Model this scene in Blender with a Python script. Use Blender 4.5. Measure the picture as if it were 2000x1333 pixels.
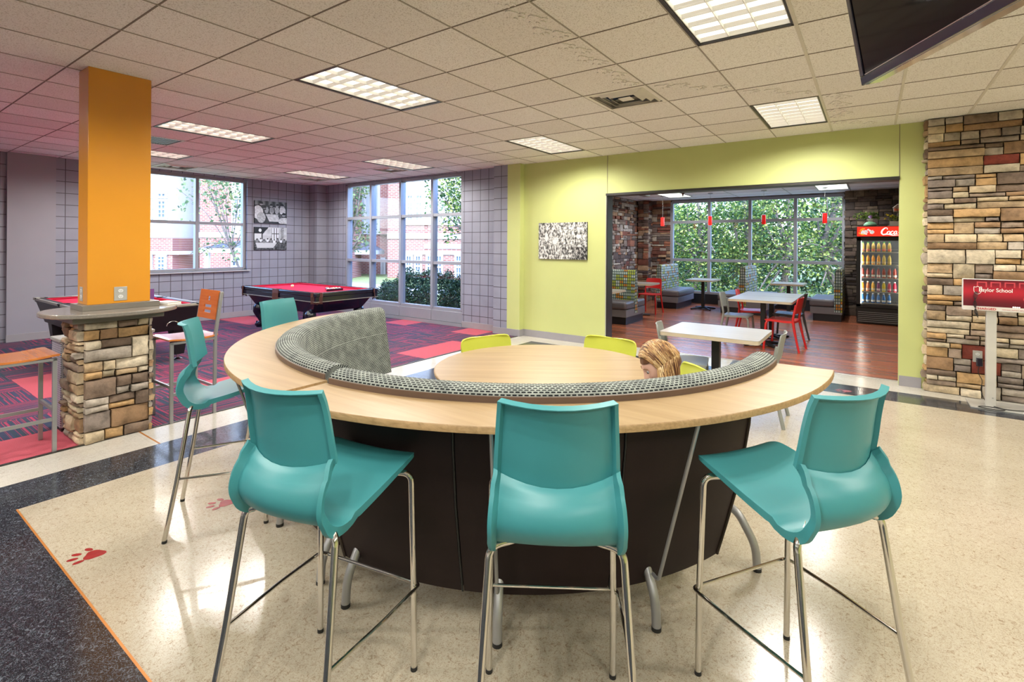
import bpy, bmesh, math, random
from mathutils import Vector, Matrix, noise
PI = math.pi
for o in list(bpy.data.objects): bpy.data.objects.remove(o)
SC = bpy.context.scene
COL = SC.collection

# ------------------------------------------------------------------ camera
CAM_H = 1.575
YAW = math.atan(702 / 982.0)
ROLL = math.atan(13 / 2077)
FWD = Vector((-math.sin(YAW), math.cos(YAW), 0))
RGT = Vector((math.cos(YAW), math.sin(YAW), 0))
UP = Vector((0, 0, 1))
cd = bpy.data.cameras.new('camera')
cam = bpy.data.objects.new('camera', cd)
COL.objects.link(cam)
cd.sensor_width = 36
cd.lens = 982 / 2000 * 36
cd.shift_y = -187.5 / 2000
cd.clip_start = 0.05
cd.clip_end = 300
r2 = RGT * math.cos(ROLL) + UP * math.sin(ROLL)
u2 = UP * math.cos(ROLL) - RGT * math.sin(ROLL)
M = Matrix.Identity(4)
for i in range(3):
    M[i][0] = r2[i]; M[i][1] = u2[i]; M[i][2] = -FWD[i]
M[2][3] = CAM_H
cam.matrix_world = M
SC.camera = cam

# ------------------------------------------------------------------ view, sky, sun
vs = SC.view_settings
vs.view_transform = 'Standard'
vs.look = 'None'
vs.exposure = 0.48
vs.gamma = 1.0
vs.use_curve_mapping = False
LAMP = 1.27            # ceiling fixtures
world = bpy.data.worlds.new('world')
SC.world = world
world.use_nodes = True
wn = world.node_tree
wn.nodes.clear()
wo = wn.nodes.new('ShaderNodeOutputWorld')
bg = wn.nodes.new('ShaderNodeBackground')
sky = wn.nodes.new('ShaderNodeTexSky')
sky.sky_type = 'NISHITA'
sky.sun_disc = False
sky.sun_elevation = math.radians(42)
sky.sun_rotation = math.radians(130)
sky.air_density = 1.3
sky.dust_density = 1.5
tint = wn.nodes.new('ShaderNodeMix')
tint.data_type = 'RGBA'
tint.blend_type = 'MULTIPLY'
tint.inputs[0].default_value = 1.0
tint.inputs[7].default_value = (.80, .93, 1.30, 1)
wn.links.new(sky.outputs[0], tint.inputs[6])
wn.links.new(tint.outputs[2], bg.inputs[0])
bg.inputs[1].default_value = 1.45
wn.links.new(bg.outputs[0], wo.inputs[0])
sd = bpy.data.lights.new('sun', 'SUN')
sd.energy = 2.2
sd.color = (1.0, 0.93, 0.82)
sd.angle = math.radians(0.6)
sun = bpy.data.objects.new('sun', sd)
COL.objects.link(sun)
sun.rotation_euler = Vector((-0.06, 0.72, -0.68)).to_track_quat('-Z', 'Y').to_euler()

# ------------------------------------------------------------------ helpers
def tag(o, label=None, cat=None, group=None, kind=None):
    if label: o['label'] = label
    if cat: o['category'] = cat
    if group: o['group'] = group
    if kind: o['kind'] = kind
    return o

def empty(name, loc, rz=0, label=None, cat=None, group=None, kind=None):
    o = bpy.data.objects.new(name, None)
    o.empty_display_size = 0.1
    COL.objects.link(o)
    o.location = loc
    o.rotation_euler = (0, 0, rz)
    return tag(o, label, cat, group, kind)

def copy_tree(o, parent=None):
    c = o.copy()
    COL.objects.link(c)
    c.parent = parent
    for ch in list(o.children):
        copy_tree(ch, c)
    return c

class MB:
    def __init__(s):
        s.v = []; s.f = []; s.c = []; s.uv = []; s.mi = []
        s.hascol = False; s.hasuv = False
    def add(s, vs_, fs, col=None, uvs=None, mi=0):
        b = len(s.v)
        s.v += [tuple(p) for p in vs_]
        for k, f in enumerate(fs):
            s.f.append(tuple(b + i for i in f))
            s.c.append(col); s.mi.append(mi)
            s.uv.append([uvs[i] for i in f] if uvs else None)
        if col: s.hascol = True
        if uvs: s.hasuv = True
    def box(s, x0, x1, y0, y1, z0, z1, col=None, M=None, mi=0):
        p = [Vector((x, y, z)) for z in (z0, z1) for y in (y0, y1) for x in (x0, x1)]
        if M is not None: p = [M @ q for q in p]
        s.add(p, [(0, 2, 3, 1), (4, 5, 7, 6), (0, 1, 5, 4), (2, 6, 7, 3), (0, 4, 6, 2), (1, 3, 7, 5)], col, None, mi)
        return s
    def tube(s, pts, r, n=10, col=None, closed=False, flat=1.0, caps=True):
        pts = [Vector(p) for p in pts]
        m = len(pts)
        rs = r if isinstance(r, (list, tuple)) else [r] * m
        t0 = None; ring = []; vs_ = []
        for i, p in enumerate(pts):
            if closed: t = (pts[(i + 1) % m] - pts[i - 1]).normalized()
            else: t = (pts[min(i + 1, m - 1)] - pts[max(i - 1, 0)]).normalized()
            if t0 is None:
                a = Vector((0, 0, 1)) if abs(t.z) < .9 else Vector((1, 0, 0))
                nrm = (a - t * a.dot(t)).normalized()
            else:
                nrm = (nrm - t * nrm.dot(t))
                nrm = nrm.normalized() if nrm.length > 1e-6 else t.orthogonal().normalized()
            bn = t.cross(nrm); t0 = t
            for k in range(n):
                an = 2 * PI * k / n
                vs_.append(p + (nrm * math.cos(an) * flat + bn * math.sin(an)) * rs[i])
        fs = []
        for i in range(m if closed else m - 1):
            j = (i + 1) % m
            for k in range(n):
                l = (k + 1) % n
                fs.append((i * n + k, i * n + l, j * n + l, j * n + k))
        if not closed and caps:
            fs.append(tuple(range(n - 1, -1, -1)))
            fs.append(tuple((m - 1) * n + k for k in range(n)))
        s.add(vs_, fs, col)
        return s
    def lathe(s, prof, c=(0, 0, 0), n=24, col=None, M=None):
        vs_ = []; fs = []
        for (r, z) in prof:
            for k in range(n):
                a = 2 * PI * k / n
                p = Vector((c[0] + r * math.cos(a), c[1] + r * math.sin(a), c[2] + z))
                vs_.append(M @ p if M is not None else p)
        m = len(prof)
        for i in range(m - 1):
            for k in range(n):
                l = (k + 1) % n
                fs.append((i * n + k, i * n + l, (i + 1) * n + l, (i + 1) * n + k))
        if prof[0][0] > 1e-5: fs.append(tuple(range(n - 1, -1, -1)))
        if prof[-1][0] > 1e-5: fs.append(tuple((m - 1) * n + k for k in range(n)))
        s.add(vs_, fs, col)
        return s
    def prism(s, poly, z0, z1, col=None, M=None, mi=0):
        n = len(poly)
        p = [Vector((a, b, z0)) for a, b in poly] + [Vector((a, b, z1)) for a, b in poly]
        if M is not None: p = [M @ q for q in p]
        fs = [tuple(range(n - 1, -1, -1)), tuple(range(n, 2 * n))]
        fs += [(i, (i + 1) % n, n + (i + 1) % n, n + i) for i in range(n)]
        s.add(p, fs, col, None, mi)
        return s
    def arc(s, prof, a0, a1, n, c=(0, 0, 0), col=None):
        """sweep closed profile [(r,z)] round the z axis, with uv = (arc length, girth)"""
        m = len(prof); vs_ = []; uv = []; g = [0]
        for i in range(m): g.append(g[-1] + math.dist(prof[i], prof[(i + 1) % m]))
        for i in range(n + 1):
            a = a0 + (a1 - a0) * i / n
            for j in range(m + 1):
                r, z = prof[j % m]
                vs_.append((c[0] + r * math.cos(a), c[1] + r * math.sin(a), c[2] + z))
                uv.append(((a - a0) * 1.5, g[j]))
        w = m + 1
        fs = [(i * w + j, i * w + j + 1, (i + 1) * w + j + 1, (i + 1) * w + j) for i in range(n) for j in range(m)]
        fs.append(tuple(range(m - 1, -1, -1)))
        fs.append(tuple(n * w + j for j in range(m)))
        s.add(vs_, fs, col, uv)
        return s
    def build(s, name, mats, parent=None, loc=(0, 0, 0), smooth=True, bevel=0, angle=35, rz=None, weld=0, solid=0, sub=0, segs=2):
        me = bpy.data.meshes.new(name)
        me.from_pydata(s.v, [], s.f)
        if not isinstance(mats, (list, tuple)): mats = [mats]
        for m in mats: me.materials.append(m)
        if len(mats) > 1:
            me.polygons.foreach_set('material_index', s.mi)
        if s.hascol:
            ca = me.color_attributes.new('Col', 'FLOAT_COLOR', 'CORNER')
            dat = []
            for f, c in zip(s.f, s.c):
                c = c or (1, 1, 1)
                for _ in f: dat += [c[0], c[1], c[2], 1.0]
            ca.data.foreach_set('color', dat)
        if s.hasuv:
            ul = me.uv_layers.new(name='UVMap')
            dat = []
            for f, u in zip(s.f, s.uv):
                for k in range(len(f)): dat += list(u[k] if u else (0, 0))
            ul.data.foreach_set('uv', dat)
        if weld:
            bm = bmesh.new(); bm.from_mesh(me)
            bmesh.ops.remove_doubles(bm, verts=bm.verts, dist=weld)
            bm.to_mesh(me); bm.free()
        bm = bmesh.new(); bm.from_mesh(me)
        if s.__dict__.get('fixn', True):
            bmesh.ops.recalc_face_normals(bm, faces=bm.faces)
        bm.to_mesh(me); bm.free()
        if smooth:
            me.polygons.foreach_set('use_smooth', [True] * len(me.polygons))
            me.set_sharp_from_angle(angle=math.radians(angle))
        o = bpy.data.objects.new(name, me)
        COL.objects.link(o)
        o.location = loc
        if rz is not None: o.rotation_euler = (0, 0, rz)
        if parent: o.parent = parent
        if solid:
            md = o.modifiers.new('solid', 'SOLIDIFY'); md.thickness = solid; md.offset = 0
        if bevel:
            md = o.modifiers.new('bevel', 'BEVEL'); md.width = bevel; md.segments = segs
            md.limit_method = 'ANGLE'; md.angle_limit = math.radians(40)
        if sub:
            md = o.modifiers.new('sub', 'SUBSURF'); md.levels = sub; md.render_levels = sub
        return o

def bx(*a, **k): return MB().box(*a, **k)
def struct(o): o['kind'] = 'structure'; return o
def lerp(a, b, t): return a + (b - a) * t
def cr(pts, n):
    """Catmull-Rom resample of tuples"""
    out = []; m = len(pts)
    for i in range(m - 1):
        p0 = pts[max(i - 1, 0)]; p1 = pts[i]; p2 = pts[i + 1]; p3 = pts[min(i + 2, m - 1)]
        for k in range(n):
            t = k / n
            out.append(tuple(.5 * (2 * b + (c - a) * t + (2 * a - 5 * b + 4 * c - d) * t * t + (3 * b - a - 3 * c + d) * t ** 3) for a, b, c, d in zip(p0, p1, p2, p3)))
    out.append(tuple(pts[-1]))
    return out
def fillet(pts, r, n=5):
    """round the inner corners of a polyline"""
    pts = [Vector(p) for p in pts]; out = [pts[0]]
    for i in range(1, len(pts) - 1):
        a, b, c = pts[i - 1], pts[i], pts[i + 1]
        d1 = (a - b); d2 = (c - b)
        q = min(r, d1.length * .49, d2.length * .49)
        s, e = b + d1.normalized() * q, b + d2.normalized() * q
        for k in range(n + 1):
            t = k / n
            out.append(s * (1 - t) ** 2 + b * 2 * t * (1 - t) + e * t * t)
    out.append(pts[-1])
    return out

# ------------------------------------------------------------------ materials
class NT:
    def __init__(s, name):
        s.m = bpy.data.materials.new(name); s.m.use_nodes = True
        s.t = s.m.node_tree
        s.b = s.t.nodes['Principled BSDF']; s.out = s.t.nodes['Material Output']
    def n(s, typ, **k):
        nd = s.t.nodes.new(typ)
        for a, v in k.items():
            if a.startswith('i_'):
                key = a[2:]
                key = int(key) if key.isdigit() else key.replace('_', ' ')
                nd.inputs[key].default_value = v
            else: setattr(nd, a, v)
        return nd
    def l(s, a, b): s.t.links.new(a, b)
    def obj(s, scale=(1, 1, 1), rot=(0, 0, 0), loc=(0, 0, 0), src='Object'):
        tc = s.n('ShaderNodeTexCoord'); mp = s.n('ShaderNodeMapping')
        mp.inputs['Scale'].default_value = scale; mp.inputs['Rotation'].default_value = rot; mp.inputs['Location'].default_value = loc
        s.l(tc.outputs[src], mp.inputs[0])
        return mp.outputs[0]
    def ramp(s, fac, stops, interp='LINEAR'):
        r = s.n('ShaderNodeValToRGB'); r.color_ramp.interpolation = interp
        el = r.color_ramp.elements
        while len(el) < len(stops): el.new(.5)
        for e, (p, c) in zip(el, stops):
            e.position = p; e.color = (c[0], c[1], c[2], 1)
        s.l(fac, r.inputs[0]); return r.outputs[0]
    def math(s, op, a, b=None):
        nd = s.n('ShaderNodeMath', operation=op)
        for i, x in enumerate((a, b)):
            if x is None: continue
            if isinstance(x, (int, float)): nd.inputs[i].default_value = x
            else: s.l(x, nd.inputs[i])
        return nd.outputs[0]
    def mix(s, f, a, b, typ='MIX'):
        nd = s.n('ShaderNodeMix', data_type='RGBA', blend_type=typ)
        for i, x in ((0, f), (6, a), (7, b)):
            if isinstance(x, (int, float)): nd.inputs[i].default_value = x
            elif isinstance(x, (tuple, list)): nd.inputs[i].default_value = (x[0], x[1], x[2], 1)
            else: s.l(x, nd.inputs[i])
        return nd.outputs[2]
    def bump(s, h, st=.3, d=.01):
        b = s.n('ShaderNodeBump'); b.inputs['Strength'].default_value = st; b.inputs['Distance'].default_value = d
        s.l(h, b.inputs['Height']); s.l(b.outputs[0], s.b.inputs['Normal'])
    def base(s, c, rough=.5, metal=0, coat=0, spec=None):
        if isinstance(c, (tuple, list)): s.b.inputs['Base Color'].default_value = (c[0], c[1], c[2], 1)
        else: s.l(c, s.b.inputs['Base Color'])
        if isinstance(rough, (int, float)): s.b.inputs['Roughness'].default_value = rough
        else: s.l(rough, s.b.inputs['Roughness'])
        s.b.inputs['Metallic'].default_value = metal
        s.b.inputs['Coat Weight'].default_value = coat
        s.b.inputs['Coat Roughness'].default_value = .08
        if spec is not None: s.b.inputs['Specular IOR Level'].default_value = spec
        return s.m

def srgb(r, g, b):
    f = lambda c: c / 12.92 if c <= .04045 else ((c + .055) / 1.055) ** 2.4
    return (f(r / 255), f(g / 255), f(b / 255))

def plain(name, c, rough=.5, metal=0, coat=0, var=.06, scale=6, bump=0, bscale=200, spec=None):
    """one colour with a little uneven tone and surface grain"""
    t = NT(name); co = t.obj()
    nz = t.n('ShaderNodeTexNoise', i_Scale=scale, i_Detail=4.0); t.l(co, nz.inputs['Vector'])
    c2 = t.ramp(nz.outputs[0], [(.3, [x * (1 - var) for x in c]), (.7, [min(1, x * (1 + var)) for x in c])])
    t.base(c2, rough, metal, coat, spec)
    if bump:
        n2 = t.n('ShaderNodeTexNoise', i_Scale=bscale, i_Detail=2.0); t.l(co, n2.inputs['Vector'])
        t.bump(n2.outputs[0], bump, .002)
    return t.m

def emit(name, c, st):
    t = NT(name); t.base(c, .6)
    t.b.inputs['Emission Color'].default_value = (c[0], c[1], c[2], 1)
    t.b.inputs['Emission Strength'].default_value = st
    return t.m

def vcol(name, rough=.6, noise_s=0, amt=.2, bump=0, bscale=60, em=0, coat=0):
    t = NT(name)
    a = t.n('ShaderNodeVertexColor', layer_name='Col'); c = a.outputs[0]
    co = t.obj()
    if noise_s:
        nz = t.n('ShaderNodeTexNoise', i_Scale=noise_s, i_Detail=6.0, i_Roughness=.65); t.l(co, nz.inputs['Vector'])
        g = t.ramp(nz.outputs[0], [(.25, (1 - amt * 2,) * 3), (.55, (1, 1, 1)), (.8, (1 + amt,) * 3)])
        c = t.mix(1.0, c, g, 'MULTIPLY')
    t.base(c, rough, 0, coat)
    if bump:
        n2 = t.n('ShaderNodeTexNoise', i_Scale=bscale, i_Detail=5.0); t.l(co, n2.inputs['Vector'])
        t.bump(n2.outputs[0], bump, .01)
    if em:
        t.l(c, t.b.inputs['Emission Color']); t.b.inputs['Emission Strength'].default_value = em
    return t.m

def gridmask(t, axA, axB, pitch, offA, offB, width):
    tc = t.n('ShaderNodeTexCoord'); sp = t.n('ShaderNodeSeparateXYZ'); t.l(tc.outputs['Object'], sp.inputs[0])
    ms = []
    for ax, of in ((axA, offA), (axB, offB)):
        q = t.math('SUBTRACT', sp.outputs[ax], of)
        q = t.math('DIVIDE', q, pitch)
        q = t.math('FRACT', t.math('ADD', q, 1000.5))
        q = t.math('ABSOLUTE', t.math('SUBTRACT', q, .5))
        ms.append(t.math('LESS_THAN', q, width / pitch / 2))
    return t.math('MAXIMUM', ms[0], ms[1])

def blockwall(name, axis, off):
    t = NT(name)
    g = gridmask(t, axis, 2, .1965, off, 1.417, .011)
    co = t.obj(); nz = t.n('ShaderNodeTexNoise', i_Scale=3.0, i_Detail=5.0); t.l(co, nz.inputs['Vector'])
    c = t.ramp(nz.outputs[0], [(.3, (.24, .245, .305)), (.7, (.28, .285, .35))])
    t.base(t.mix(g, c, (.07, .06, .075)), .55)
    n2 = t.n('ShaderNodeTexNoise', i_Scale=90.0); t.l(co, n2.inputs['Vector'])
    h = t.math('SUBTRACT', t.math('MULTIPLY', n2.outputs[0], .15), g)
    t.bump(h, .6, .006)
    return t.m

def vct(name, c0, c1, c2, rough, pitch=.305, joint=.35):
    t = NT(name); co = t.obj(scale=(1, 1, 1))
    n1 = t.n('ShaderNodeTexNoise', i_Scale=46.0, i_Detail=5.0, i_Roughness=.7, i_Distortion=1.6); t.l(co, n1.inputs['Vector'])
    n2 = t.n('ShaderNodeTexNoise', i_Scale=2.2, i_Detail=3.0); t.l(co, n2.inputs['Vector'])
    n3 = t.n('ShaderNodeTexNoise', i_Scale=110.0, i_Detail=2.0, i_Distortion=2.5); t.l(co, n3.inputs['Vector'])
    a = t.ramp(n1.outputs[0], [(.34, c0), (.45, c1), (.60, c1), (.72, c2)])
    f = t.ramp(n3.outputs[0], [(.55, (0, 0, 0)), (.61, (1, 1, 1))])
    a = t.mix(t.math('MULTIPLY', f, .7), a, c0)
    b = t.ramp(n2.outputs[0], [(.3, (.93, .92, .9)), (.7, (1.05, 1.05, 1.05))])
    a = t.mix(1.0, a, b, 'MULTIPLY')
    g = gridmask(t, 0, 1, pitch, 0.05, 0.05, .0016)
    a = t.mix(t.math('MULTIPLY', g, joint), a, [x * .45 for x in c1])
    rr = t.ramp(n2.outputs[0], [(.3, (rough * .85,) * 3), (.7, (rough * 1.25,) * 3)])
    t.base(a, .2, 0, .0, .45)
    t.l(rr, t.b.inputs['Roughness'])
    n4 = t.n('ShaderNodeTexNoise', i_Scale=9.0, i_Detail=2.0); t.l(co, n4.inputs['Vector'])
    t.bump(n4.outputs[0], .06, .01)
    return t.m

def wood(name, c0, c1, rough=.35, ax=0, scale=1.0, coat=0, planks=None):
    t = NT(name)
    sc = [26.0 * scale] * 3; sc[ax] = 1.6 * scale
    co = t.obj(scale=sc)
    n1 = t.n('ShaderNodeTexNoise', i_Scale=1.0, i_Detail=6.0, i_Roughness=.6, i_Distortion=.6); t.l(co, n1.inputs['Vector'])
    c = t.ramp(n1.outputs[0], [(.3, c0), (.65, c1)])
    if planks:
        co2 = t.obj(rot=(0, 0, planks[2]))
        br = t.n('ShaderNodeTexBrick', i_Scale=1.0); br.inputs['Brick Width'].default_value = planks[0]; br.inputs['Row Height'].default_value = planks[1]
        br.inputs['Mortar Size'].default_value = .0012
        br.inputs['Color1'].default_value = (.72, .72, .72, 1); br.inputs['Color2'].default_value = (1.15, 1.1, 1.05, 1); br.inputs['Mortar'].default_value = (.35, .3, .3, 1)
        t.l(co2, br.inputs['Vector'])
        c = t.mix(1.0, c, br.outputs[0], 'MULTIPLY')
    t.base(c, rough, 0, coat)
    if not planks: t.bump(n1.outputs[0], .05, .003)
    return t.m

def brickmat(name, c1, c2, mort, w=.22, h=.075, ms=.01, rot=(PI / 2, 0, 0)):
    t = NT(name)
    co = t.obj(rot=rot)
    br = t.n('ShaderNodeTexBrick', i_Scale=1.0)
    br.inputs['Brick Width'].default_value = w; br.inputs['Row Height'].default_value = h; br.inputs['Mortar Size'].default_value = ms
    for k, c in (('Color1', c1), ('Color2', c2), ('Mortar', mort)): br.inputs[k].default_value = (*c, 1)
    t.l(co, br.inputs['Vector'])
    t.base(br.outputs[0], .85)
    return t.m

def carpet(name, axis):
    t = NT(name)
    tc = t.n('ShaderNodeTexCoord'); sp = t.n('ShaderNodeSeparateXYZ'); t.l(tc.outputs['Object'], sp.inputs[0])
    a, b = sp.outputs[axis], sp.outputs[1 - axis]
    # stripes vary along a; runs differ from tile to tile along b
    row = t.math('MULTIPLY', t.math('FLOOR', t.math('DIVIDE', t.math('ADD', b, 40.05), .3)), 7.31)
    cmb = t.n('ShaderNodeCombineXYZ'); t.l(t.math('MULTIPLY', a, 21.0), cmb.inputs[0]); t.l(row, cmb.inputs[1])
    nz = t.n('ShaderNodeTexNoise', i_Scale=1.0, i_Detail=2.0); t.l(cmb.outputs[0], nz.inputs['Vector'])
    c = t.ramp(nz.outputs[0], [(0, (.014, .036, .062)), (.38, (.026, .034, .085)), (.46, (.085, .018, .060)), (.49, (.36, .030, .090)), (.53, (.016, .034, .060)), (.585, (.24, .024, .075)), (.62, (.020, .030, .075))], 'CONSTANT')
    n2 = t.n('ShaderNodeTexNoise', i_Scale=240.0, i_Detail=2.0); t.l(tc.outputs['Object'], n2.inputs['Vector'])
    g = t.ramp(n2.outputs[0], [(.3, (.6, .6, .6)), (.7, (1.25, 1.25, 1.25))])
    t.base(t.mix(1.0, c, g, 'MULTIPLY'),   .85, 0, 0, .15); t.b.inputs['Sheen Weight'].default_value = .10; t.b.inputs['Sheen Roughness'].default_value = .4
    t.bump(n2.outputs[0], .5, .004)
    return t.m

def carpet_solid():
    t = NT('coral_carpet'); co = t.obj()
    n2 = t.n('ShaderNodeTexNoise', i_Scale=240.0, i_Detail=2.0); t.l(co, n2.inputs['Vector'])
    c = t.ramp(n2.outputs[0], [(.3, (.36, .045, .075)), (.7, (.54, .085, .12))])
    t.base(c, .85, 0, 0, .15); t.b.inputs['Sheen Weight'].default_value = .10; t.bump(n2.outputs[0], .5, .004)
    return t.m

def ceilingmat():
    t = NT('acoustic_tile')
    co = t.obj()
    n1 = t.n('ShaderNodeTexNoise', i_Scale=120.0, i_Detail=3.0); t.l(co, n1.inputs['Vector'])
    c = t.ramp(n1.outputs[0], [(.34, (.58, .54, .48)), (.46, (.84, .81, .77)), (.7, (.88, .86, .82))])
    # every tile a slightly different age
    tc = t.n('ShaderNodeTexCoord'); sn = t.n('ShaderNodeVectorMath', operation='SNAP'); sn.inputs[1].default_value = (.6096, .6096, 10)
    ad = t.n('ShaderNodeVectorMath', operation='ADD'); ad.inputs[1].default_value = (2.224, -2.4185 + 6.096, .5)
    t.l(tc.outputs['Object'], ad.inputs[0]); t.l(ad.outputs[0], sn.inputs[0])
    wn_ = t.n('ShaderNodeTexWhiteNoise'); t.l(sn.outputs[0], wn_.inputs['Vector'])
    v = t.ramp(wn_.outputs[0], [(0, (.93, .92, .91)), (.8, (1.0, 1.0, 1.0)), (1.0, (1.05, 1.06, 1.07))])
    c = t.mix(1.0, c, v, 'MULTIPLY')
    t.base(c, .9, 0, 0, .15)
    t.bump(n1.outputs[0], .35, .003)
    return t.m

def glassmat():
    t = NT('window_glass')
    tr = t.n('ShaderNodeBsdfTransparent'); tr.inputs[0].default_value = (.93, .96, .97, 1)
    gl = t.n('ShaderNodeBsdfGlossy'); gl.inputs['Roughness'].default_value = .02
    lw = t.n('ShaderNodeLayerWeight', i_Blend=.5)
    fr = t.math('ADD', t.math('MULTIPLY', t.math('POWER', lw.outputs['Facing'], 5.0), .5), .035)
    mx = t.n('ShaderNodeMixShader')
    t.l(fr, mx.inputs[0]); t.l(tr.outputs[0], mx.inputs[1]); t.l(gl.outputs[0], mx.inputs[2])
    t.l(mx.outputs[0], t.out.inputs[0])
    return t.m

def leafmat(name, stops, trans=.35):
    t = NT(name)
    a = t.n('ShaderNodeVertexColor', layer_name='Col')
    sp = t.n('ShaderNodeSeparateColor'); t.l(a.outputs[0], sp.inputs[0])
    c = t.ramp(sp.outputs[0], stops)
    t.base(c, .55, 0, 0, .3)
    tl = t.n('ShaderNodeBsdfTranslucent'); t.l(c, tl.inputs[0])
    mx = t.n('ShaderNodeMixShader'); mx.inputs[0].default_value = trans
    t.l(t.b.outputs[0], mx.inputs[1]); t.l(tl.outputs[0], mx.inputs[2]); t.l(mx.outputs[0], t.out.inputs[0])
    return t.m

def dashfabric(name, dark, light, bw, rh, ms, accent=None):
    t = NT(name)
    co = t.obj(src='UV')
    br = t.n('ShaderNodeTexBrick', i_Scale=1.0); br.offset = .5
    br.inputs['Brick Width'].default_value = bw; br.inputs['Row Height'].default_value = rh; br.inputs['Mortar Size'].default_value = ms
    br.inputs['Mortar Smooth'].default_value = .1
    br.inputs['Color1'].default_value = (*dark, 1); br.inputs['Color2'].default_value = (*[x * 1.6 for x in dark], 1); br.inputs['Mortar'].default_value = (*light, 1)
    t.l(co, br.inputs['Vector'])
    n2 = t.n('ShaderNodeTexNoise', i_Scale=14.0, i_Detail=2.0); t.l(co, n2.inputs['Vector'])
    c = br.outputs[0]
    g = t.ramp(n2.outputs[0], [(.35, (.75, .75, .75)), (.7, (1.25, 1.25, 1.2))])
    c = t.mix(1.0, c, g, 'MULTIPLY')
    t.base(c, .9, 0, 0, .15)
    t.bump(br.outputs['Fac'], .4, .002)
    return t.m

def leafabric():
    """booth backs: columns of small coloured tulip shapes on dark teal"""
    t = NT('patterned_booth_fabric')
    co = t.obj(src='UV')
    br = t.n('ShaderNodeTexBrick', i_Scale=1.0); br.offset = .0
    br.inputs['Brick Width'].default_value = .042; br.inputs['Row Height'].default_value = .062; br.inputs['Mortar Size'].default_value = .007; br.inputs['Mortar Smooth'].default_value = 0
    t.l(co, br.inputs['Vector'])
    sn = t.n('ShaderNodeVectorMath', operation='SNAP'); sn.inputs[1].default_value = (.084, .062, 1); t.l(co, sn.inputs[0])
    w = t.n('ShaderNodeTexWhiteNoise'); t.l(sn.outputs[0], w.inputs['Vector'])
    c = t.ramp(w.outputs[0], [(0, (.42, .50, .47)), (.30, (.38, .42, .06)), (.55, (.55, .22, .03)), (.70, (.30, .36, .30)), (.85, (.50, .54, .50))], 'CONSTANT')
    c = t.mix(br.outputs['Fac'], c, (.022, .045, .050))
    t.base(c, .75, 0, 0, .25)
    return t.m

MT = {}
MT['teal'] = plain('teal_plastic', (.048, .255, .272), .42, var=.03, bump=.05, bscale=500, spec=.5)
MT['chrome'] = plain('chrome', (.72, .70, .66), .10, 1, var=.02)
MT['silver'] = plain('silver_paint', (.36, .36, .36), .38, .6, var=.03)
MT['rubber'] = plain('black_rubber', (.012, .012, .012), .6)
MT['maple'] = wood('maple_laminate', (.30, .198, .096), (.385, .268, .142), .34, ax=0, scale=.8)
MT['ply'] = wood('plywood_edge', (.28, .17, .07), (.44, .28, .13), .45, ax=0, scale=3)
MT['vinyl'] = plain('dark_brown_vinyl', (.017, .009, .0085), .55, var=.25, scale=3, bump=.1, bscale=300, spec=.22)
MT['tan_vinyl'] = plain('brown_vinyl_band', (.105, .062, .042), .45, var=.15, bump=.1, bscale=300)
MT['cushion'] = dashfabric('dash_woven_fabric', (.008, .009, .011), (.27, .29, .27), .022, .0125, .0034)
MT['beige'] = vct('beige_vct', (.26, .19, .125), (.435, .385, .295), (.53, .48, .385), .18)
MT['dark_vct'] = vct('charcoal_vct', (.13, .15, .18), (.011, .013, .018), (.018, .021, .028), .13, .305, .0)
MT['light_vct'] = vct('light_grey_vct', (.40, .37, .32), (.55, .52, .46), (.62, .60, .55), .17)
MT['redpaint'] = plain('red_floor_inlay', (.27, .018, .020), .25, var=.12, scale=20)
MT['copper'] = plain('copper_strip', (.55, .22, .05), .35, .4)
MT['woodfloor'] = wood('cherry_floor', (.21, .060, .032), (.40, .145, .075), .24, ax=0, scale=.8, planks=(1.2, .13, 0))
MT['carpetx'] = carpet('striped_carpet_x', 0)
MT['carpety'] = carpet('striped_carpet_y', 1)
MT['coral'] = carpet_solid()
MT['ceiling'] = ceilingmat()
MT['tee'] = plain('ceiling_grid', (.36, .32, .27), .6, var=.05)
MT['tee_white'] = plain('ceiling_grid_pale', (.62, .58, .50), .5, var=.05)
MT['groove'] = plain('ceiling_reveal', (.20, .165, .13), .8, var=.05)
MT['white_paint'] = plain('white_ceiling_paint', (.86, .86, .86), .7, var=.03)
MT['lime'] = plain('lime_wall_paint', (.52, .555, .215), .6, var=.03, scale=2, bump=.03)
MT['lime_plastic'] = plain('lime_plastic', (.52, .55, .060), .38, var=.03)
MT['cream'] = plain('cream_bounce_paint', (.78, .76, .70), .6, var=.03, scale=2)  # for the unseen back wall, made pale to bounce light forward
MT['greywall'] = plain('grey_wall_paint', (.29, .28, .325), .6, var=.03, scale=2)
MT['base'] = plain('grey_rubber_base', (.30, .285, .305), .45, var=.04)
MT['blockx'] = blockwall('block_wall_x', 0, -5.926)
MT['blocky'] = blockwall('block_wall_y', 1, 5.852)
MT['frame'] = plain('aluminium_frame', (.30, .305, .345), .40, .15, var=.03)
MT['sill'] = plain('stone_sill', (.40, .39, .41), .4, var=.05)
MT['glass'] = glassmat()
MT['darkframe'] = plain('black_header_trim', (.02, .018, .015), .4)
MT['orange'] = plain('orange_column_paint', (.66, .27, .020), .24, var=.03, scale=2, coat=.35)
MT['taupe'] = plain('taupe_metal', (.20, .18, .155), .35, .2)
MT['ledge'] = plain('taupe_solid_surface', (.22, .195, .165), .16, var=.10, scale=80, coat=.3)
MT['plate'] = plain('steel_plate', (.46, .45, .42), .35, .3)
MT['stone'] = vcol('ledge_stone', .85, 11, .28, .5, 45)
MT['mortar'] = plain('dark_mortar', (.045, .032, .022), .9, var=.2)
MT['blackwood'] = plain('black_lacquer', (.006, .006, .018), .16, coat=.2, var=.2)
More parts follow.
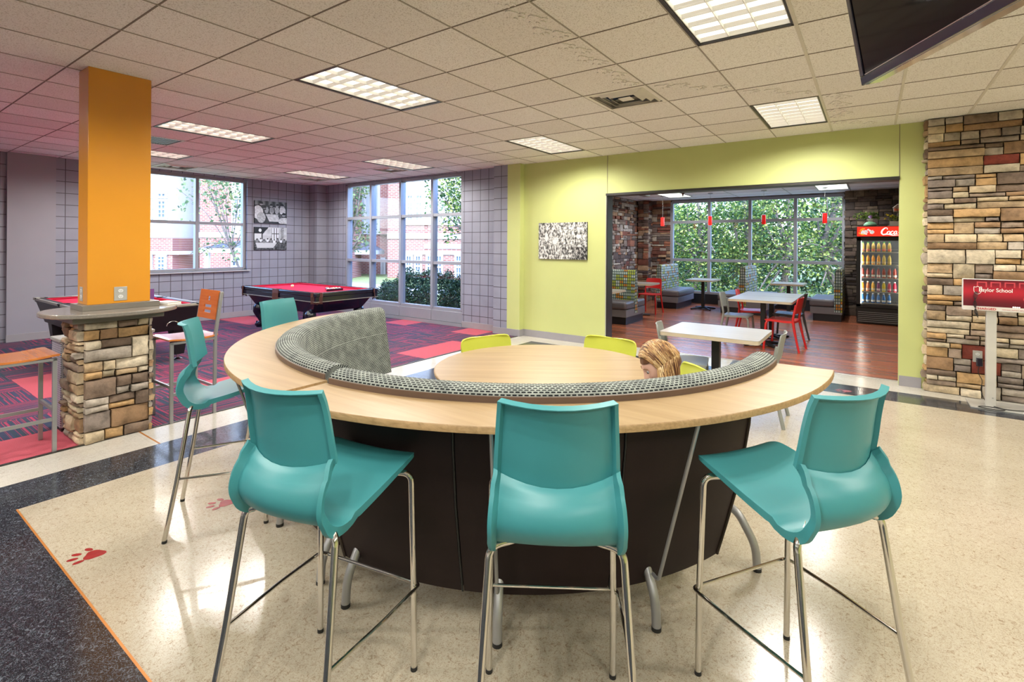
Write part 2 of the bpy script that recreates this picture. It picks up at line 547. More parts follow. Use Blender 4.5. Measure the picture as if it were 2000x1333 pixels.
MT['cloth'] = plain('red_billiard_cloth', (.55, .020, .060), .85, var=.05, spec=.15)
MT['cloth_rail'] = plain('red_rail_cloth', (.42, .012, .040), .8, var=.05, spec=.15)
MT['leather'] = plain('brown_leather', (.10, .030, .020), .5, var=.3, scale=40)
MT['blackcab'] = plain('black_laminate', (.012, .011, .012), .4)
MT['trimmetal'] = plain('worn_silver_trim', (.50, .48, .42), .35, .7)
MT['orangewood'] = wood('orange_stained_wood', (.50, .12, .022), (.58, .16, .03), .22, ax=0, scale=1, coat=.4)
MT['seatwood'] = wood('stool_seat_wood', (.50, .15, .035), (.60, .21, .05), .22, ax=0, scale=1, coat=.4)
MT['whitetop'] = wood('pale_table_laminate', (.32, .285, .24), (.40, .365, .32), .28, ax=0, scale=1.2)
MT['tabedge'] = plain('table_edge_band', (.50, .42, .31), .4)
MT['blackmetal'] = plain('black_powder_coat', (.012, .012, .014), .4)
MT['greyplastic'] = plain('warm_grey_plastic', (.235, .245, .225), .42, var=.03)
MT['darkplastic'] = plain('charcoal_plastic', (.060, .065, .070), .42, var=.03)
MT['redplastic'] = plain('red_plastic', (.60, .018, .018), .35, var=.03)
MT['boothgrey'] = plain('grey_booth_vinyl', (.115, .105, .120), .40, var=.05)
MT['boothbase'] = plain('booth_riser', (.16, .15, .165), .45, var=.05)
MT['kick'] = plain('black_kick_base', (.010, .011, .016), .35)
MT['boothfab'] = leafabric()
MT['screen'] = plain('tv_glass', (.003, .002, .002), .06, var=.0, spec=.35)
MT['gloss'] = plain('gloss_black_plastic', (.010, .010, .022), .10, coat=1)
MT['lens'] = emit('lit_lens', (1.0, .95, .86), 1.15)
MT['lens_cool'] = emit('lit_lens_cool', (.95, 1.0, .88), 1.6)
MT['louver'] = plain('white_louver', (.86, .85, .81), .5, var=.02)
MT['vent'] = plain('painted_vent', (.78, .74, .67), .45, var=.05)
MT['ventdark'] = plain('vent_cavity', (.03, .025, .02), .8)
MT['hair'] = None
MT['pic'] = vcol('printed_photograph', .45)
MT['picedge'] = plain('poster_edge', (.03, .03, .035), .6)
MT['white'] = plain('white_plastic', (.70, .70, .68), .4)
MT['leaf1'] = leafmat('tree_leaf', [(0, (.010, .035, .014)), (.45, (.045, .11, .022)), (.75, (.17, .24, .035)), (1, (.50, .50, .13))])
MT['leaf2'] = leafmat('oak_leaf', [(0, (.05, .08, .04)), (.5, (.11, .17, .07)), (1, (.30, .30, .10))])
MT['hedge'] = leafmat('hedge_leaf', [(0, (.012, .030, .014)), (.6, (.030, .070, .030)), (1, (.10, .17, .06))], .15)
MT['bark'] = plain('bark', (.13, .10, .08), .9, var=.4, scale=20, bump=.5, bscale=40)
MT['grass'] = plain('lawn', (.18, .22, .07), .95, var=.4, scale=30)
MT['pave'] = plain('pale_paving', (.55, .50, .45), .9, var=.1)
MT['brick'] = brickmat('red_brick', (.25, .085, .063), (.18, .055, .045), (.34, .275, .245), .24, .09, .012)  # one brick colour for every wall of the building
MT['trimwhite'] = plain('white_building_trim', (.42, .42, .425), .6, var=.02)
MT['panel'] = plain('shaded_white_panel', (.28, .31, .35), .6, var=.02)  # white paneling of the recesses, shade put into a darker bluish colour
MT['darkglass'] = plain('dark_window_glass', (.10, .14, .19), .08, var=.3, scale=1.5)
MT['roofmetal'] = plain('standing_seam_roof', (.10, .11, .13), .45, var=.1)
MT['cord'] = plain('black_cable', (.010, .010, .010), .5)

H = 2.986        # main ceiling
H2 = 2.88        # dining room ceiling

# ------------------------------------------------------------------ floors
def quad_floor(name, x0, x1, y0, y1, z, mat, th=.04):
    return bx(x0, x1, y0, y1, z - th, z).build(name, mat, smooth=False)
CX0 = -4.95
fl = struct(quad_floor('floor', -4.08, 4.5, .72, 6.46, 0, MT['beige']))
def fpart(name, *a, **k):
    o = quad_floor(name, *a, **k); o.parent = fl; return o
fpart('dark_band', -4.53, -4.08, .72, 6.90, 0, MT['dark_vct'])
fpart('dark_band', -4.08, 4.5, 6.46, 6.90, 0, MT['dark_vct'])
fpart('dark_band', -4.53, 4.5, -6.5, .72, 0, MT['dark_vct'])
fpart('light_band', CX0, -4.53, -6.5, 7.45, 0, MT['light_vct'])
fpart('light_band', -4.53, 4.5, 6.90, 7.45, 0, MT['light_vct'])
bx(-4.08, 4.5, .713, .722, 0, .0012).build('copper_strip', MT['copper'], fl)
bx(CX0 - .03, CX0, -6.5, 7.2, 0, .006).build('carpet_edge_strip', MT['darkframe'], fl)
bx(-3.38, .26, 7.42, 7.46, 0, .006).build('threshold_strip', MT['plate'], fl)
bx(-4.95, -4.53, 1.60, 1.612, 0, .0015).build('floor_joint', MT['copper'], fl)
# carpet tiles 0.6 m: solids where the photo shows them, stripes turned from tile to tile
solids = {(0, 7), (0, 8), (1, 10), (4, 10), (4, 1), (3, 1), (1, 1), (0, 0), (9, 7), (8, 7), (1, 3), (7, 10), (7, 4), (5, 6), (9, 10)}
cm = MB()
random.seed(5)
for i in range(11):
    for j in range(-13, 11):
        x1 = CX0 - .03 - i * .6; x0 = max(x1 - .6, -11.1)
        y0 = .75 + (j) * .6; y1 = min(y0 + .6, 7.35)
        if x0 >= x1 or y0 >= y1: continue
        mi = 2 if (i, j) in solids else ((i + j // 1) % 2)
        cm.add([(x0, y0, 0), (x1, y0, 0), (x1, y1, 0), (x0, y1, 0)], [(0, 1, 2, 3)], None, None, mi)
co_ = cm.build('carpet', [MT['carpetx'], MT['carpety'], MT['coral']], fl, smooth=False)
bx(-11.3, CX0 - .03, -6.5, 7.5, -.04, -.002).build('carpet_underlay', MT['ventdark'], fl)
def paw_shapes(s):
    """main pad + four toes, pad towards +x"""
    out = []
    pad = [(.052 * s * (1.05 + .18 * math.cos(3 * a)) * math.cos(a) * 1.05 + .03 * s, .050 * s * (1.05 + .12 * math.cos(3 * a)) * math.sin(a)) for a in [2 * PI * k / 26 for k in range(26)]]
    out.append(pad)
    for (tx, ty, rot) in ((-.028, .074, -.55), (-.078, .030, -.18), (-.078, -.026, .2), (-.028, -.070, .55)):
        out.append([(s * tx + s * (.030 * math.cos(a) * math.cos(rot) - .0155 * math.sin(a) * math.sin(rot)), s * ty + s * (.030 * math.cos(a) * math.sin(rot) + .0155 * math.sin(a) * math.cos(rot))) for a in [2 * PI * k / 16 for k in range(16)]])
    return out
for (px, py, rz) in ((-3.195, .825, .95), (-3.185, 1.46, .95), (-.235, 6.60, .4)):
    m = MB()
    for p in paw_shapes(.76): m.prism(p, 0, .0012)
    m.build('paw_print', MT['redpaint'], fl, (px, py, 0), rz=rz)

# dining room floor
f2 = struct(quad_floor('floor', -5.6, 2.6, 7.45, 14.4, 0, MT['woodfloor']))

# ------------------------------------------------------------------ ceilings
GX = lambda k: -2.224 + .6096 * k
GY = lambda k: 2.4185 + .6096 * k
lights = [(2, 0), (2, 5), (-3, 0), (-8, 0), (-12, 0), (-3, 5), (-8, 5), (-12, 5), (2, -5), (-3, -5), (-8, -5), (7, 0), (7, 5), (7, -5), (2, -10), (-3, -10), (-8, -10), (7, -10)]  # the last row is unseen, added behind the camera to light stool backs
vents = [(0, 3), (-9, 6), (-10, 0), (-14, 2), (-13, 6)]
holes = set()
for (k, j) in lights: holes |= {(k, j), (k, j + 1)}
for v in vents: holes.add(v)
m = MB()
for k in range(-15, 12):
    for j in range(-16, 9):
        if (k, j) in holes: continue
        x0, x1 = max(GX(k), -11.15), min(GX(k + 1), 4.5); y0, y1 = max(GY(j), -6.5), min(GY(j + 1), 7.3)
        if x1 - x0 < .01 or y1 - y0 < .01: continue
        m.add([(x0, y0, H), (x0, y1, H), (x1, y1, H), (x1, y0, H)], [(0, 1, 2, 3)])
m.fixn = False
ceil = struct(m.build('ceiling', MT['ceiling'], smooth=False))
def cut(lst, a0, a1):
    """segments of a0..a1 left after removing lst of intervals"""
    seg = [(a0, a1)]
    for (h0, h1) in lst:
        ns = []
        for (s0, s1) in seg:
            if h1 <= s0 or h0 >= s1: ns.append((s0, s1)); continue
            if h0 > s0: ns.append((s0, h0))
            if h1 < s1: ns.append((h1, s1))
        seg = ns
    return seg
gy = MB(); gyp = MB(); gx = MB()
for k in range(-14, 12):
    x = GX(k)
    if not -11.1 < x < 4.5: continue
    hol = [(GY(j) - .002, GY(j + 1) + .002) for (kk, j) in holes if kk == k and (k - 1, j) in holes]
    for (a, b) in cut(hol, -6.5, 7.25):
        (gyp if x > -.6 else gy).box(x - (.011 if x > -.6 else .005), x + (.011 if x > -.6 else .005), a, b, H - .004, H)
for j in range(-15, 9):
    y = GY(j)
    if not -6.5 < y < 7.25: continue
    hol = [(GX(k) - .002, GX(k + 1) + .002) for (k, jj) in holes if jj == j and (k, j - 1) in holes]
    for (a, b) in cut(hol, -11.1, 4.5): gx.box(a, b, y - .005, y + .005, H - .003, H)
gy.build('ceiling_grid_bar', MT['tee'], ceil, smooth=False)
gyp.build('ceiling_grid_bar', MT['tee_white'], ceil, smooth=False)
gx.build('ceiling_reveal', MT['groove'], ceil, smooth=False)
struct(bx(-11.4, 4.7, -6.7, 7.5, H + .22, H + .3).build('ceiling', MT['ventdark'], smooth=False))
paws = [(-1.73, 2.33), (-1.79, 2.5), (-1.71, 2.63), (-1.78, 2.79), (-1.7, 2.91), (-1.77, 3.1), (-1.71, 3.24), (-1.77, 3.39), (-1.71, 3.52), (-1.77, 3.72), (-1.7, 3.85), (-1.77, 4.02), (-1.71, 4.14), (-1.51, 4.37), (-1.37, 4.43), (-1.27, 4.59), (-1.09, 4.68), (-0.9, 4.96), (-0.74, 5.04), (-0.66, 5.2), (-0.52, 5.27), (-0.29, 5.52), (-0.22, 5.63), (-0.29, 5.81), (-0.23, 5.92), (-0.3, 6.13), (-0.23, 6.3), (-0.31, 6.42), (-0.3, 6.75), (-0.15, 6.85), (-0.02, 6.97), (-1.8, 2.2), (-1.72, 2.05)]
pw = MB()
for i, (x, y) in enumerate(paws):
    an = -PI / 2 if (i < 13 or i > 30) else (-PI + .7 if i < 21 else -PI / 2)
    for p in paw_shapes(.72):
        q = [(a * math.cos(an) - b * math.sin(an), a * math.sin(an) + b * math.cos(an)) for a, b in p]
        pw.prism([(x + a, y + b) for a, b in q], H - .007, H + .001)
pw.build('paw_print_relief', MT['ceiling'], ceil, smooth=False)

def ceiling_light(k, j, label, z=H, lens=None, group='recessed ceiling light panels'):
    x0, x1, y0, y1 = GX(k) + .004, GX(k + 1) - .004, GY(j) + .004, GY(j + 2) - .004
    cx, cy = (x0 + x1) / 2, (y0 + y1) / 2
    w, l = (x1 - x0) / 2, (y1 - y0) / 2
    r = empty('ceiling_light', (cx, cy, z), 0, label, 'ceiling light', group)
    fr = MB()
    for (a, b, c, d) in ((-w, -w + .02, -l, l), (w - .02, w, -l, l), (-w, w, -l, -l + .02), (-w, w, l - .02, l)):
        fr.box(a, b, c, d, -.003, .045)
    fr.build('frame', MT['darkframe'], r, smooth=False)
    bx(-w, w, -l, l, .045, .065).build('housing', MT['louver'], r, smooth=False)
    ln = MB()
    ln.add([(-w + .02, -l + .02, .036), (-w + .02, l - .02, .036), (w - .02, l - .02, .036), (w - .02, -l + .02, .036)], [(0, 1, 2, 3)])
    ln.fixn = False
    ln.build('lens', lens or MT['lens'], r, smooth=False)
    lv = MB()
    for a in (-w + .026, -(w - .03) / 3, (w - .03) / 3, w - .026): lv.prism([(a - .002, -l + .022), (a + .002, -l + .022), (a + .002, l - .022), (a - .002, l - .022)], .006, .036)
    n = 8
    for i in range(n + 1):
        b = lerp(-l + .024, l - .024, i / n)
        pr = [(b - .014, .036), (b - .006, .022), (b - .0015, .008), (b + .0015, .008), (b + .006, .022), (b + .014, .036)]
        Mx = Matrix(((0, 0, 1, 0), (1, 0, 0, 0), (0, 1, 0, 0), (0, 0, 0, 1)))
        lv.prism(pr, -w + .024, w - .024, None, Mx)
    lv.build('louver', MT['louver'], r, smooth=False)
    for (a, b) in ((-.15, -.45), (.15, -.15), (-.15, .15), (.15, .45)):
        ld = bpy.data.lights.new('tube', 'SPOT'); ld.energy = 30 * LAMP; ld.color = (1.0, .965, .885)
        ld.spot_size = math.radians(165); ld.spot_blend = .6; ld.shadow_soft_size = 0; ld.specular_factor = .02
        lo = bpy.data.objects.new('lamp_tube', ld); COL.objects.link(lo); lo.parent = r; lo.location = (a, b, -.006)
    return r
LL = ['large ceiling light at the top of the picture beside the television',
      'ceiling light nearest the stone wall, just before the green header',
      'ceiling light between the orange column and the paw print tiles',
      'long thin ceiling light just right of the orange column',
      'ceiling light half hidden behind the right edge of the orange column',
      'ceiling light in front of the narrow green wall with the crowd picture',
      'ceiling light in front of the tall window wall',
      'farthest ceiling light, in the corner above the pool table',
      'ceiling light behind the viewer near the middle', 'ceiling light behind the viewer to the left', 'ceiling light behind the viewer over the carpet',
      'ceiling light to the right beyond the television', 'ceiling light to the right above the stone wall', 'ceiling light behind the viewer to the right', 'ceiling light in the unseen row added behind the viewer', 'ceiling light in the unseen row added behind the viewer, to the left', 'ceiling light in the unseen row added behind the viewer, over the carpet', 'ceiling light in the unseen row added behind the viewer, to the right']
for (k, j), lb in zip(lights, LL): ceiling_light(k, j, lb)

def vent(k, j, label, blades=True, z=H):
    x0, y0 = GX(k), GY(j)
    r = empty('ceiling_vent', (x0 + .3048, y0 + .3048, z), 0, label, 'ceiling vent', 'square ceiling vents')
    fr = MB()
    def ring(a, b, z0, z1):
        for s in range(4):
            Mr = Matrix.Rotation(s * PI / 2, 4, 'Z')
            fr.add([Mr @ Vector(p) for p in ((-a, -a, z0), (a, -a, z0), (b, -b, z1), (-b, -b, z1))], [(0, 1, 2, 3)])
    if blades:
        ring(.300, .265, -.004, -.004); ring(.300, .300, .10, -.004)
        for q in (.225, .165, .105): ring(q + .050, q + .012, .030, -.010)
        ring(.06, .001, -.004, -.004)
        fr.fixn = False
        fr.build('diffuser', MT['vent'], r, smooth=False, solid=.002)
    else:
        ring(.302, .275, -.004, -.004)
        fr.fixn = False
        fr.build('frame', MT['vent'], r, smooth=False, solid=.002)
        g = MB()
        for i in range(18):
            y = -.27 + i * .0318
            g.box(-.27, .27, y, y + .012, .0, .01)
        g.build('grille', MT['silver'], r, smooth=False)
    bx(-.3, .3, -.3, .3, .12, .13).build('cavity', MT['ventdark'], r, smooth=False)
VL = ['square ceiling vent with stepped blades beside the paw print tiles', 'small ceiling vent beside the light in front of the tall windows',
      'flat return air grille just right of the orange column', 'ceiling vent directly above the left picture window', 'ceiling vent next to the farthest light in the corner']
for (v, lb) in zip(vents, VL): vent(v[0], v[1], lb, v != (-10, 0))

# dining room ceiling
m = MB()
m.box(-5.6, 2.6, 7.45, 14.4, H2, H2 + .05)
c2 = struct(m.build('ceiling', MT['white_paint'], smooth=False))
g2 = MB()
for k in range(-6, 5): g2.box(-.4 + k * 1.2192 - .012, -.4 + k * 1.2192 + .012, 7.45, 14.3, H2 - .004, H2)
for k in range(0, 12): g2.box(-5.6, 2.6, 7.6 + k * .6096 - .010, 7.6 + k * .6096 + .010, H2 - .003, H2)
g2.build('ceiling_grid_bar', MT['plate'], c2, smooth=False)
def panel_light(x0, x1, y0, y1, label):
    r = empty('ceiling_light', ((x0 + x1) / 2, (y0 + y1) / 2, H2), 0, label, 'ceiling light', 'dining room ceiling lights')
    w, l = (x1 - x0) / 2, (y1 - y0) / 2
    f = MB()
    for (a, b, c, d) in ((-w, -w + .025, -l, l), (w - .025, w, -l, l), (-w, w, -l, -l + .025), (-w, w, l - .025, l)): f.box(a, b, c, d, -.012, 0)
    f.build('frame', MT['plate'], r, smooth=False)
    q = MB(); q.add([(-w + .02, -l + .02, -.008), (-w + .02, l - .02, -.008), (w - .02, l - .02, -.008), (w - .02, -l + .02, -.008)], [(0, 1, 2, 3)]); q.fixn = False
    q.build('lens', MT['lens_cool'], r, smooth=False)
    for (a, b) in ((0, -.3), (0, .3)):
        ld = bpy.data.lights.new('tube', 'SPOT'); ld.energy = 38 * LAMP; ld.color = (.95, .96, .92)
        ld.spot_size = math.radians(165); ld.spot_blend = .6; ld.shadow_soft_size = 0; ld.specular_factor = .02
        lo = bpy.data.objects.new('lamp_tube', ld); COL.objects.link(lo); lo.parent = r; lo.location = (a, b, -.03)
panel_light(-1.0, -.4, 12.2, 13.4, 'flat light panel in the dining room ceiling right of centre')
panel_light(-4.4, -3.8, 12.2, 13.4, 'flat light panel in the dining room ceiling near the stone corner')
panel_light(-1.0, -.4, 8.6, 9.8, 'flat light panel above the joined tables, hidden behind the green header')
panel_light(-4.4, -3.8, 8.6, 9.8, 'flat light panel hidden above the front booth')

# ------------------------------------------------------------------ walls
def wallbox(name, *a, mat, **k):
    return struct(bx(*a).build(name, mat, smooth=False, **k))
T = .22
wb = MT['blocky']
w = MB()
w.box(-11.3, -11.05, -6.5, 2.75, 0, H); w.box(-11.3, -11.05, 5.55, 7.3, 0, H)
w.box(-11.3, -11.05, 2.75, 5.55, 0, 1.0); w.box(-11.3, -11.05, 2.75, 5.55, 2.95, H)
wl = struct(w.build('wall_left', wb, smooth=False))
bx(-11.05, -10.99, 1.80, 2.38, 0, H).build('pilaster', MT['greywall'], wl, smooth=False)
bx(-11.05, -10.72, 7.02, 7.3, 0, H).build('corner_pilaster', MT['blockx'], wl, smooth=False)
w = MB(); w.box(-11.3, -9.98, 7.27, 7.47, 0, H); w.box(-6.36, -5.5, 7.27, 7.47, 0, H); w.box(-9.98, -6.36, 7.27, 7.47, 0, .06); w.box(-9.98, -6.36, 7.27, 7.47, 2.965, H)
wf = struct(w.build('wall_far', MT['blockx'], smooth=False))
bx(-5.5, -5.2, 7.13, 7.45, 0, H).build('block_pilaster', MT['blockx'], wf, smooth=False)
w = MB(); w.box(-4.93, -3.38, 7.25, 7.45, 0, H); w.box(-3.38, .26, 7.25, 7.45, 2.385, H); w.box(.26, 4.5, 7.25, 7.45, 0, H)
wg = struct(w.build('wall_green', MT['lime'], smooth=False))
bx(-5.2, -4.93, 7.13, 7.45, 0, H).build('green_pilaster', MT['lime'], wg, smooth=False)
m = MB()
m.box(-3.362, -3.356, 7.246, 7.251, 2.385, H); m.box(.254, .260, 7.246, 7.251, 2.385, H)
m.build('reveal_line', MT['groove'], wg, smooth=False)
m = MB(); m.box(-3.38, .26, 7.235, 7.455, 2.355, 2.39); m.box(-3.385, -3.36, 7.26, 7.455, 0, 2.36)
m.build('opening_trim', MT['darkframe'], wg, smooth=False)
bx(-3.383, -3.372, 7.249, 7.46, 0, 2.355).build('opening_jamb', MT['plate'], wg, smooth=False)
wallbox('wall_right', 4.5, 4.7, -6.7, 7.45, 0, H, mat=MT['lime'])
wallbox('wall_back', -11.3, 4.7, -6.7, -6.5, 0, H, mat=MT['cream'])
def base_seg(name, *a):
    return struct(bx(*a).build(name, MT['base'], bevel=.003))
bs = base_seg('baseboard_left', -11.05, -11.035, -6.5, 1.74, 0, .115)
bx(-11.05, -11.035, 2.38, 7.02, 0, .115).build('base_run', MT['base'], bs)
bx(-10.99, -10.975, 1.795, 2.385, 0, .115).build('base_run', MT['base'], bs)
bs = base_seg('baseboard_far', -6.36, -5.5, 7.255, 7.27, 0, .115)
bx(-5.5, -4.93, 7.115, 7.13, 0, .115).build('base_run', MT['base'], bs)
bx(-4.93, -4.918, 7.115, 7.25, 0, .115).build('base_run', MT['base'], bs)
bx(-4.93, -3.385, 7.237, 7.25, 0, .115).build('base_run', MT['base'], bs)
bx(.262, .46, 7.237, 7.25, 0, .115).build('base_run', MT['base'], bs)
bx(-10.72, -9.98, 7.255, 7.27, 0, .115).build('base_run', MT['base'], bs)
# dining room shell
wallbox('wall_dining_right', 2.6, 2.8, 7.45, 14.5, 0, H2, mat=MT['greywall'])
wallbox('wall_dining_left', -5.8, -5.58, 7.45, 14.5, 0, H2, mat=MT['mortar'])
w = MB(); w.box(-5.8, -4.66, 14.3, 14.5, 0, H2); w.box(-.5, 2.8, 14.3, 14.5, 0, H2); w.box(-4.66, -.5, 14.3, 14.5, 2.83, H2 + .05)
struct(w.build('wall_dining_far', MT['mortar'], smooth=False))
wallbox('wall_dining_near', -5.8, -4.93, 7.3, 7.46, 0, H, mat=MT['greywall'])

# ------------------------------------------------------------------ windows
def window(name, axis, plane, a, zs, dep, label_panes, fw=.06, sill=None, out=1):
    """axis 'x': runs along x at y=plane ; 'y': runs along y at x=plane. a = bar positions, zs = rail heights"""
    fr = MB()
    def bar(a0, a1, z0, z1, d0, d1, M_=fr):
        if axis == 'x': M_.box(a0, a1, plane + d0, plane + d1, z0, z1)
        else: M_.box(plane - d1, plane - d0, a0, a1, z0, z1)
    for q in a: bar(q - fw / 2, q + fw / 2, zs[0], zs[-1], 0, dep)
    for z in zs: bar(a[0], a[-1], z - fw / 2, z + fw / 2, .012, dep - .01)
    o = struct(fr.build(name, MT['frame'], smooth=False))
    for i in range(len(a) - 1):
        for j in range(len(zs) - 1):
            g = MB(); bar(a[i] + fw / 2 - .005, a[i + 1] - fw / 2 + .005, zs[j] + fw / 2 - .005, zs[j + 1] - fw / 2 + .005, dep * .5, dep * .5 + .006, g)
            g.build('pane', MT['glass'], o, smooth=False)
    return o
w1 = window('window_1', 'y', -11.12, [2.78, 3.655, 4.577, 5.52], [1.03, 1.985, 2.92], .10, '')
bx(-11.2, -11.0, 2.70, 5.60, .975, 1.0).build('window_sill', MT['sill'], w1, bevel=.004)
w2 = window('window_2', 'x', 7.29, [-9.95, -9.10, -8.14, -7.20, -6.39], [.30, 1.21, 2.17, 2.93], .14, '')
m = MB()
for q0, q1 in ((-9.98, -9.10), (-9.10, -8.14), (-8.14, -7.20), (-7.20, -6.36)): m.box(q0 + .004, q1 - .004, 7.285, 7.42, .06, .27)
m.build('kick_panel', MT['frame'], w2, bevel=.004)
bx(-9.98, -6.36, 7.25, 7.30, .0, .06).build('window_base', MT['frame'], w2, smooth=False)
w3 = window('window_3', 'x', 14.25, [-4.62, -3.60, -2.58, -1.54, -.53], [.30, 1.19, 2.25, 2.82], .12, '', fw=.075)
m = MB(); m.box(-4.66, -.5, 14.26, 14.4, 0, .27)
m.build('kick_panel', MT['kick'], w3, smooth=False)

# ------------------------------------------------------------------ ledge stone
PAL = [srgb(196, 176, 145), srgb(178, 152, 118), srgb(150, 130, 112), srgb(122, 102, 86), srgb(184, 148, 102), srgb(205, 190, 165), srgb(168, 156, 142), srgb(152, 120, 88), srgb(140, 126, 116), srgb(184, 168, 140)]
def stone_face(m, O, U, N, W, Hh, seed, bricks=(), d0=.035, d1=.075, res=(5, 3), pal=PAL, scale=1.0, sides=True):
    """irregular stacked stones covering the rectangle O + U*w + z*h, growing out along N"""
    rnd = random.Random(seed)
    O = Vector(O); U = Vector(U); N = Vector(N); Z = Vector((0, 0, 1))
    cells = []
    z = 0
    while z < Hh - .01:
        bh = rnd.uniform(.10, .19) * scale
        if Hh - z - bh < .06: bh = Hh - z
        x = 0
        while x < W - .01:
            bw = rnd.choice((rnd.uniform(.13, .24), rnd.uniform(.24, .46))) * scale
            if W - x - bw < .09 * scale: bw = W - x
            if rnd.random() < .38 and bw < .36 * scale: cells.append((x, x + bw, z, z + bh))
            else:
                zs_ = z + bh * rnd.uniform(.34, .66)
                for (a, b) in ((z, zs_), (zs_, z + bh)):
                    if bw > .22 * scale and rnd.random() < .55:
                        xm = x + bw * rnd.uniform(.3, .7)
                        cells += [(x, xm, a, b), (xm, x + bw, a, b)]
                    else: cells.append((x, x + bw, a, b))
            x += bw
        z += bh
    for (x0, x1, z0, z1) in cells:
        col = None
        cxm, czm = (x0 + x1) / 2, (z0 + z1) / 2
        c = rnd.choice(pal); f = rnd.uniform(.85, 1.22)
        for (bx0, bx1, bz0, bz1) in bricks:
            if bx0 < cxm < bx1 and bz0 < czm < bz1: c = srgb(132, 58, 44); f = rnd.uniform(.8, 1.1)
        c = tuple(k * f for k in c)
        g = .0035 + rnd.random() * .003
        dep = rnd.uniform(d0, d1)
        tilt = rnd.uniform(-.006, .006); tx = rnd.uniform(-.012, .012)
        nu, nv = (res[0] if x1 - x0 > .15 else max(3, res[0] - 1)), res[1]
        vs_ = []; fs = []
        sx = rnd.random() * 50
        lx = g if x0 > .001 else -.0; rx = g if x1 < W - .001 else 0
        for j in range(nv + 1):
            for i in range(nu + 1):
                u = i / nu; v = j / nv
                X = lerp(x0 + lx, x1 - rx, u); Zz = lerp(z0 + g, z1 - g, v)
                ed = min(u, 1 - u, ) * (x1 - x0); ev = min(v, 1 - v) * (z1 - z0)
                rr = min(1, min(ed, ev) / .012) if (0 < u < 1 and 0 < v < 1) else 0
                nz = noise.noise(Vector((X * 9 + sx, Zz * 14, seed)))
                D = dep + tilt * (v - .5) * 2 + tx * (u - .5) + nz * .012 + noise.noise(Vector((X * 30, Zz * 40, sx))) * .005 - (0 if rr else .011)
                if 0 < u < 1 and j in (0, nv): Zz += noise.noise(Vector((X * 12, z0 * 9 + v, sx))) * .006
                if 0 < v < 1 and i in (0, nu) : X += noise.noise(Vector((z0 * 9, Zz * 15, sx + u))) * .006
                vs_.append(O + U * X + Z * Zz + N * D)
        w_ = nu + 1
        for j in range(nv):
            for i in range(nu): fs.append((j * w_ + i, j * w_ + i + 1, (j + 1) * w_ + i + 1, (j + 1) * w_ + i))
        # sides back to the wall
        rim = [i for i in range(w_)] + [j * w_ + nu for j in range(1, nv + 1)] + [nv * w_ + i for i in range(nu - 1, -1, -1)] + [j * w_ for j in range(nv - 1, 0, -1)]
        b = len(vs_)
        for r in rim:
            p = vs_[r]; d = (p - O).dot(N); vs_.append(p - N * (d + .0))
        for k in range(len(rim)):
            l = (k + 1) % len(rim)
            fs.append((rim[k], b + k, b + l, rim[l]))
        m.add(vs_, fs, c)
    return m
# stone wall to the right of the green wall
m = MB()
stone_face(m, (.50, 7.17, 0), (1, 0, 0), (0, -1, 0), 3.99, H - .006, 11, bricks=((.38, .76, 2.44, 2.56), (.31, .50, .30, .56)))
stone_face(m, (.50, 7.25, 0), (0, -1, 0), (-1, 0, 0), .10, H - .006, 12, d0=.01, d1=.05, res=(3, 3))
sw = struct(m.build('wall_stone', MT['stone'], angle=50))
bx(.50, 4.49, 7.17, 7.25, 0, H).build('mortar_bed', MT['mortar'], sw, smooth=False)
# dining room stone: left wall, corner pilaster, far corner, and behind the cooler
PAL_SHADE = [srgb(150, 140, 135), srgb(125, 108, 100), srgb(100, 82, 76), srgb(160, 130, 105), srgb(88, 74, 72), srgb(142, 92, 72), srgb(172, 160, 148), srgb(112, 66, 55)]  # same stone, with the dimmer dining room light put into its colours
m = MB()
stone_face(m, (-5.58, 9.6, 0), (0, 1, 0), (1, 0, 0), 4.45, H2, 21, res=(4, 2), pal=PAL_SHADE)
stone_face(m, (-5.50, 14.0, 0), (1, 0, 0), (0, -1, 0), .30, H2, 22, res=(4, 2), pal=PAL_SHADE)
stone_face(m, (-5.20, 14.0, 0), (0, 1, 0), (1, 0, 0), .30, H2, 26, res=(3, 2), pal=PAL_SHADE, d0=.01, d1=.03)
stone_face(m, (-5.20, 14.3, 0), (1, 0, 0), (0, -1, 0), .55, H2, 23, res=(4, 2), pal=PAL_SHADE)
s2 = struct(m.build('wall_dining_stone', MT['stone'], angle=50))
m2 = MB()
m2.box(-5.5, -5.2, 14.0, 14.3, 0, H2)
m2.build('mortar_bed', MT['mortar'], s2, smooth=False)
m = MB()
PAL_DEEP_SHADE = [srgb(84, 70, 62), srgb(66, 56, 52), srgb(98, 82, 70), srgb(58, 46, 42), srgb(110, 96, 82)]  # stone behind the cooler, its shade put into the colours
stone_face(m, (-.50, 14.0, 0), (1, 0, 0), (0, -1, 0), 2.2, H2, 24, res=(4, 2), pal=PAL_DEEP_SHADE)
stone_face(m, (-.50, 14.3, 0), (0, -1, 0), (-1, 0, 0), .3, H2, 25, res=(3, 2), pal=PAL_DEEP_SHADE, d0=.01, d1=.03)
s3 = struct(m.build('wall_dining_stone', MT['stone'], angle=50))
bx(-.495, 1.7, 14.0, 14.3, 0, H2).build('mortar_bed', MT['mortar'], s3, smooth=False)

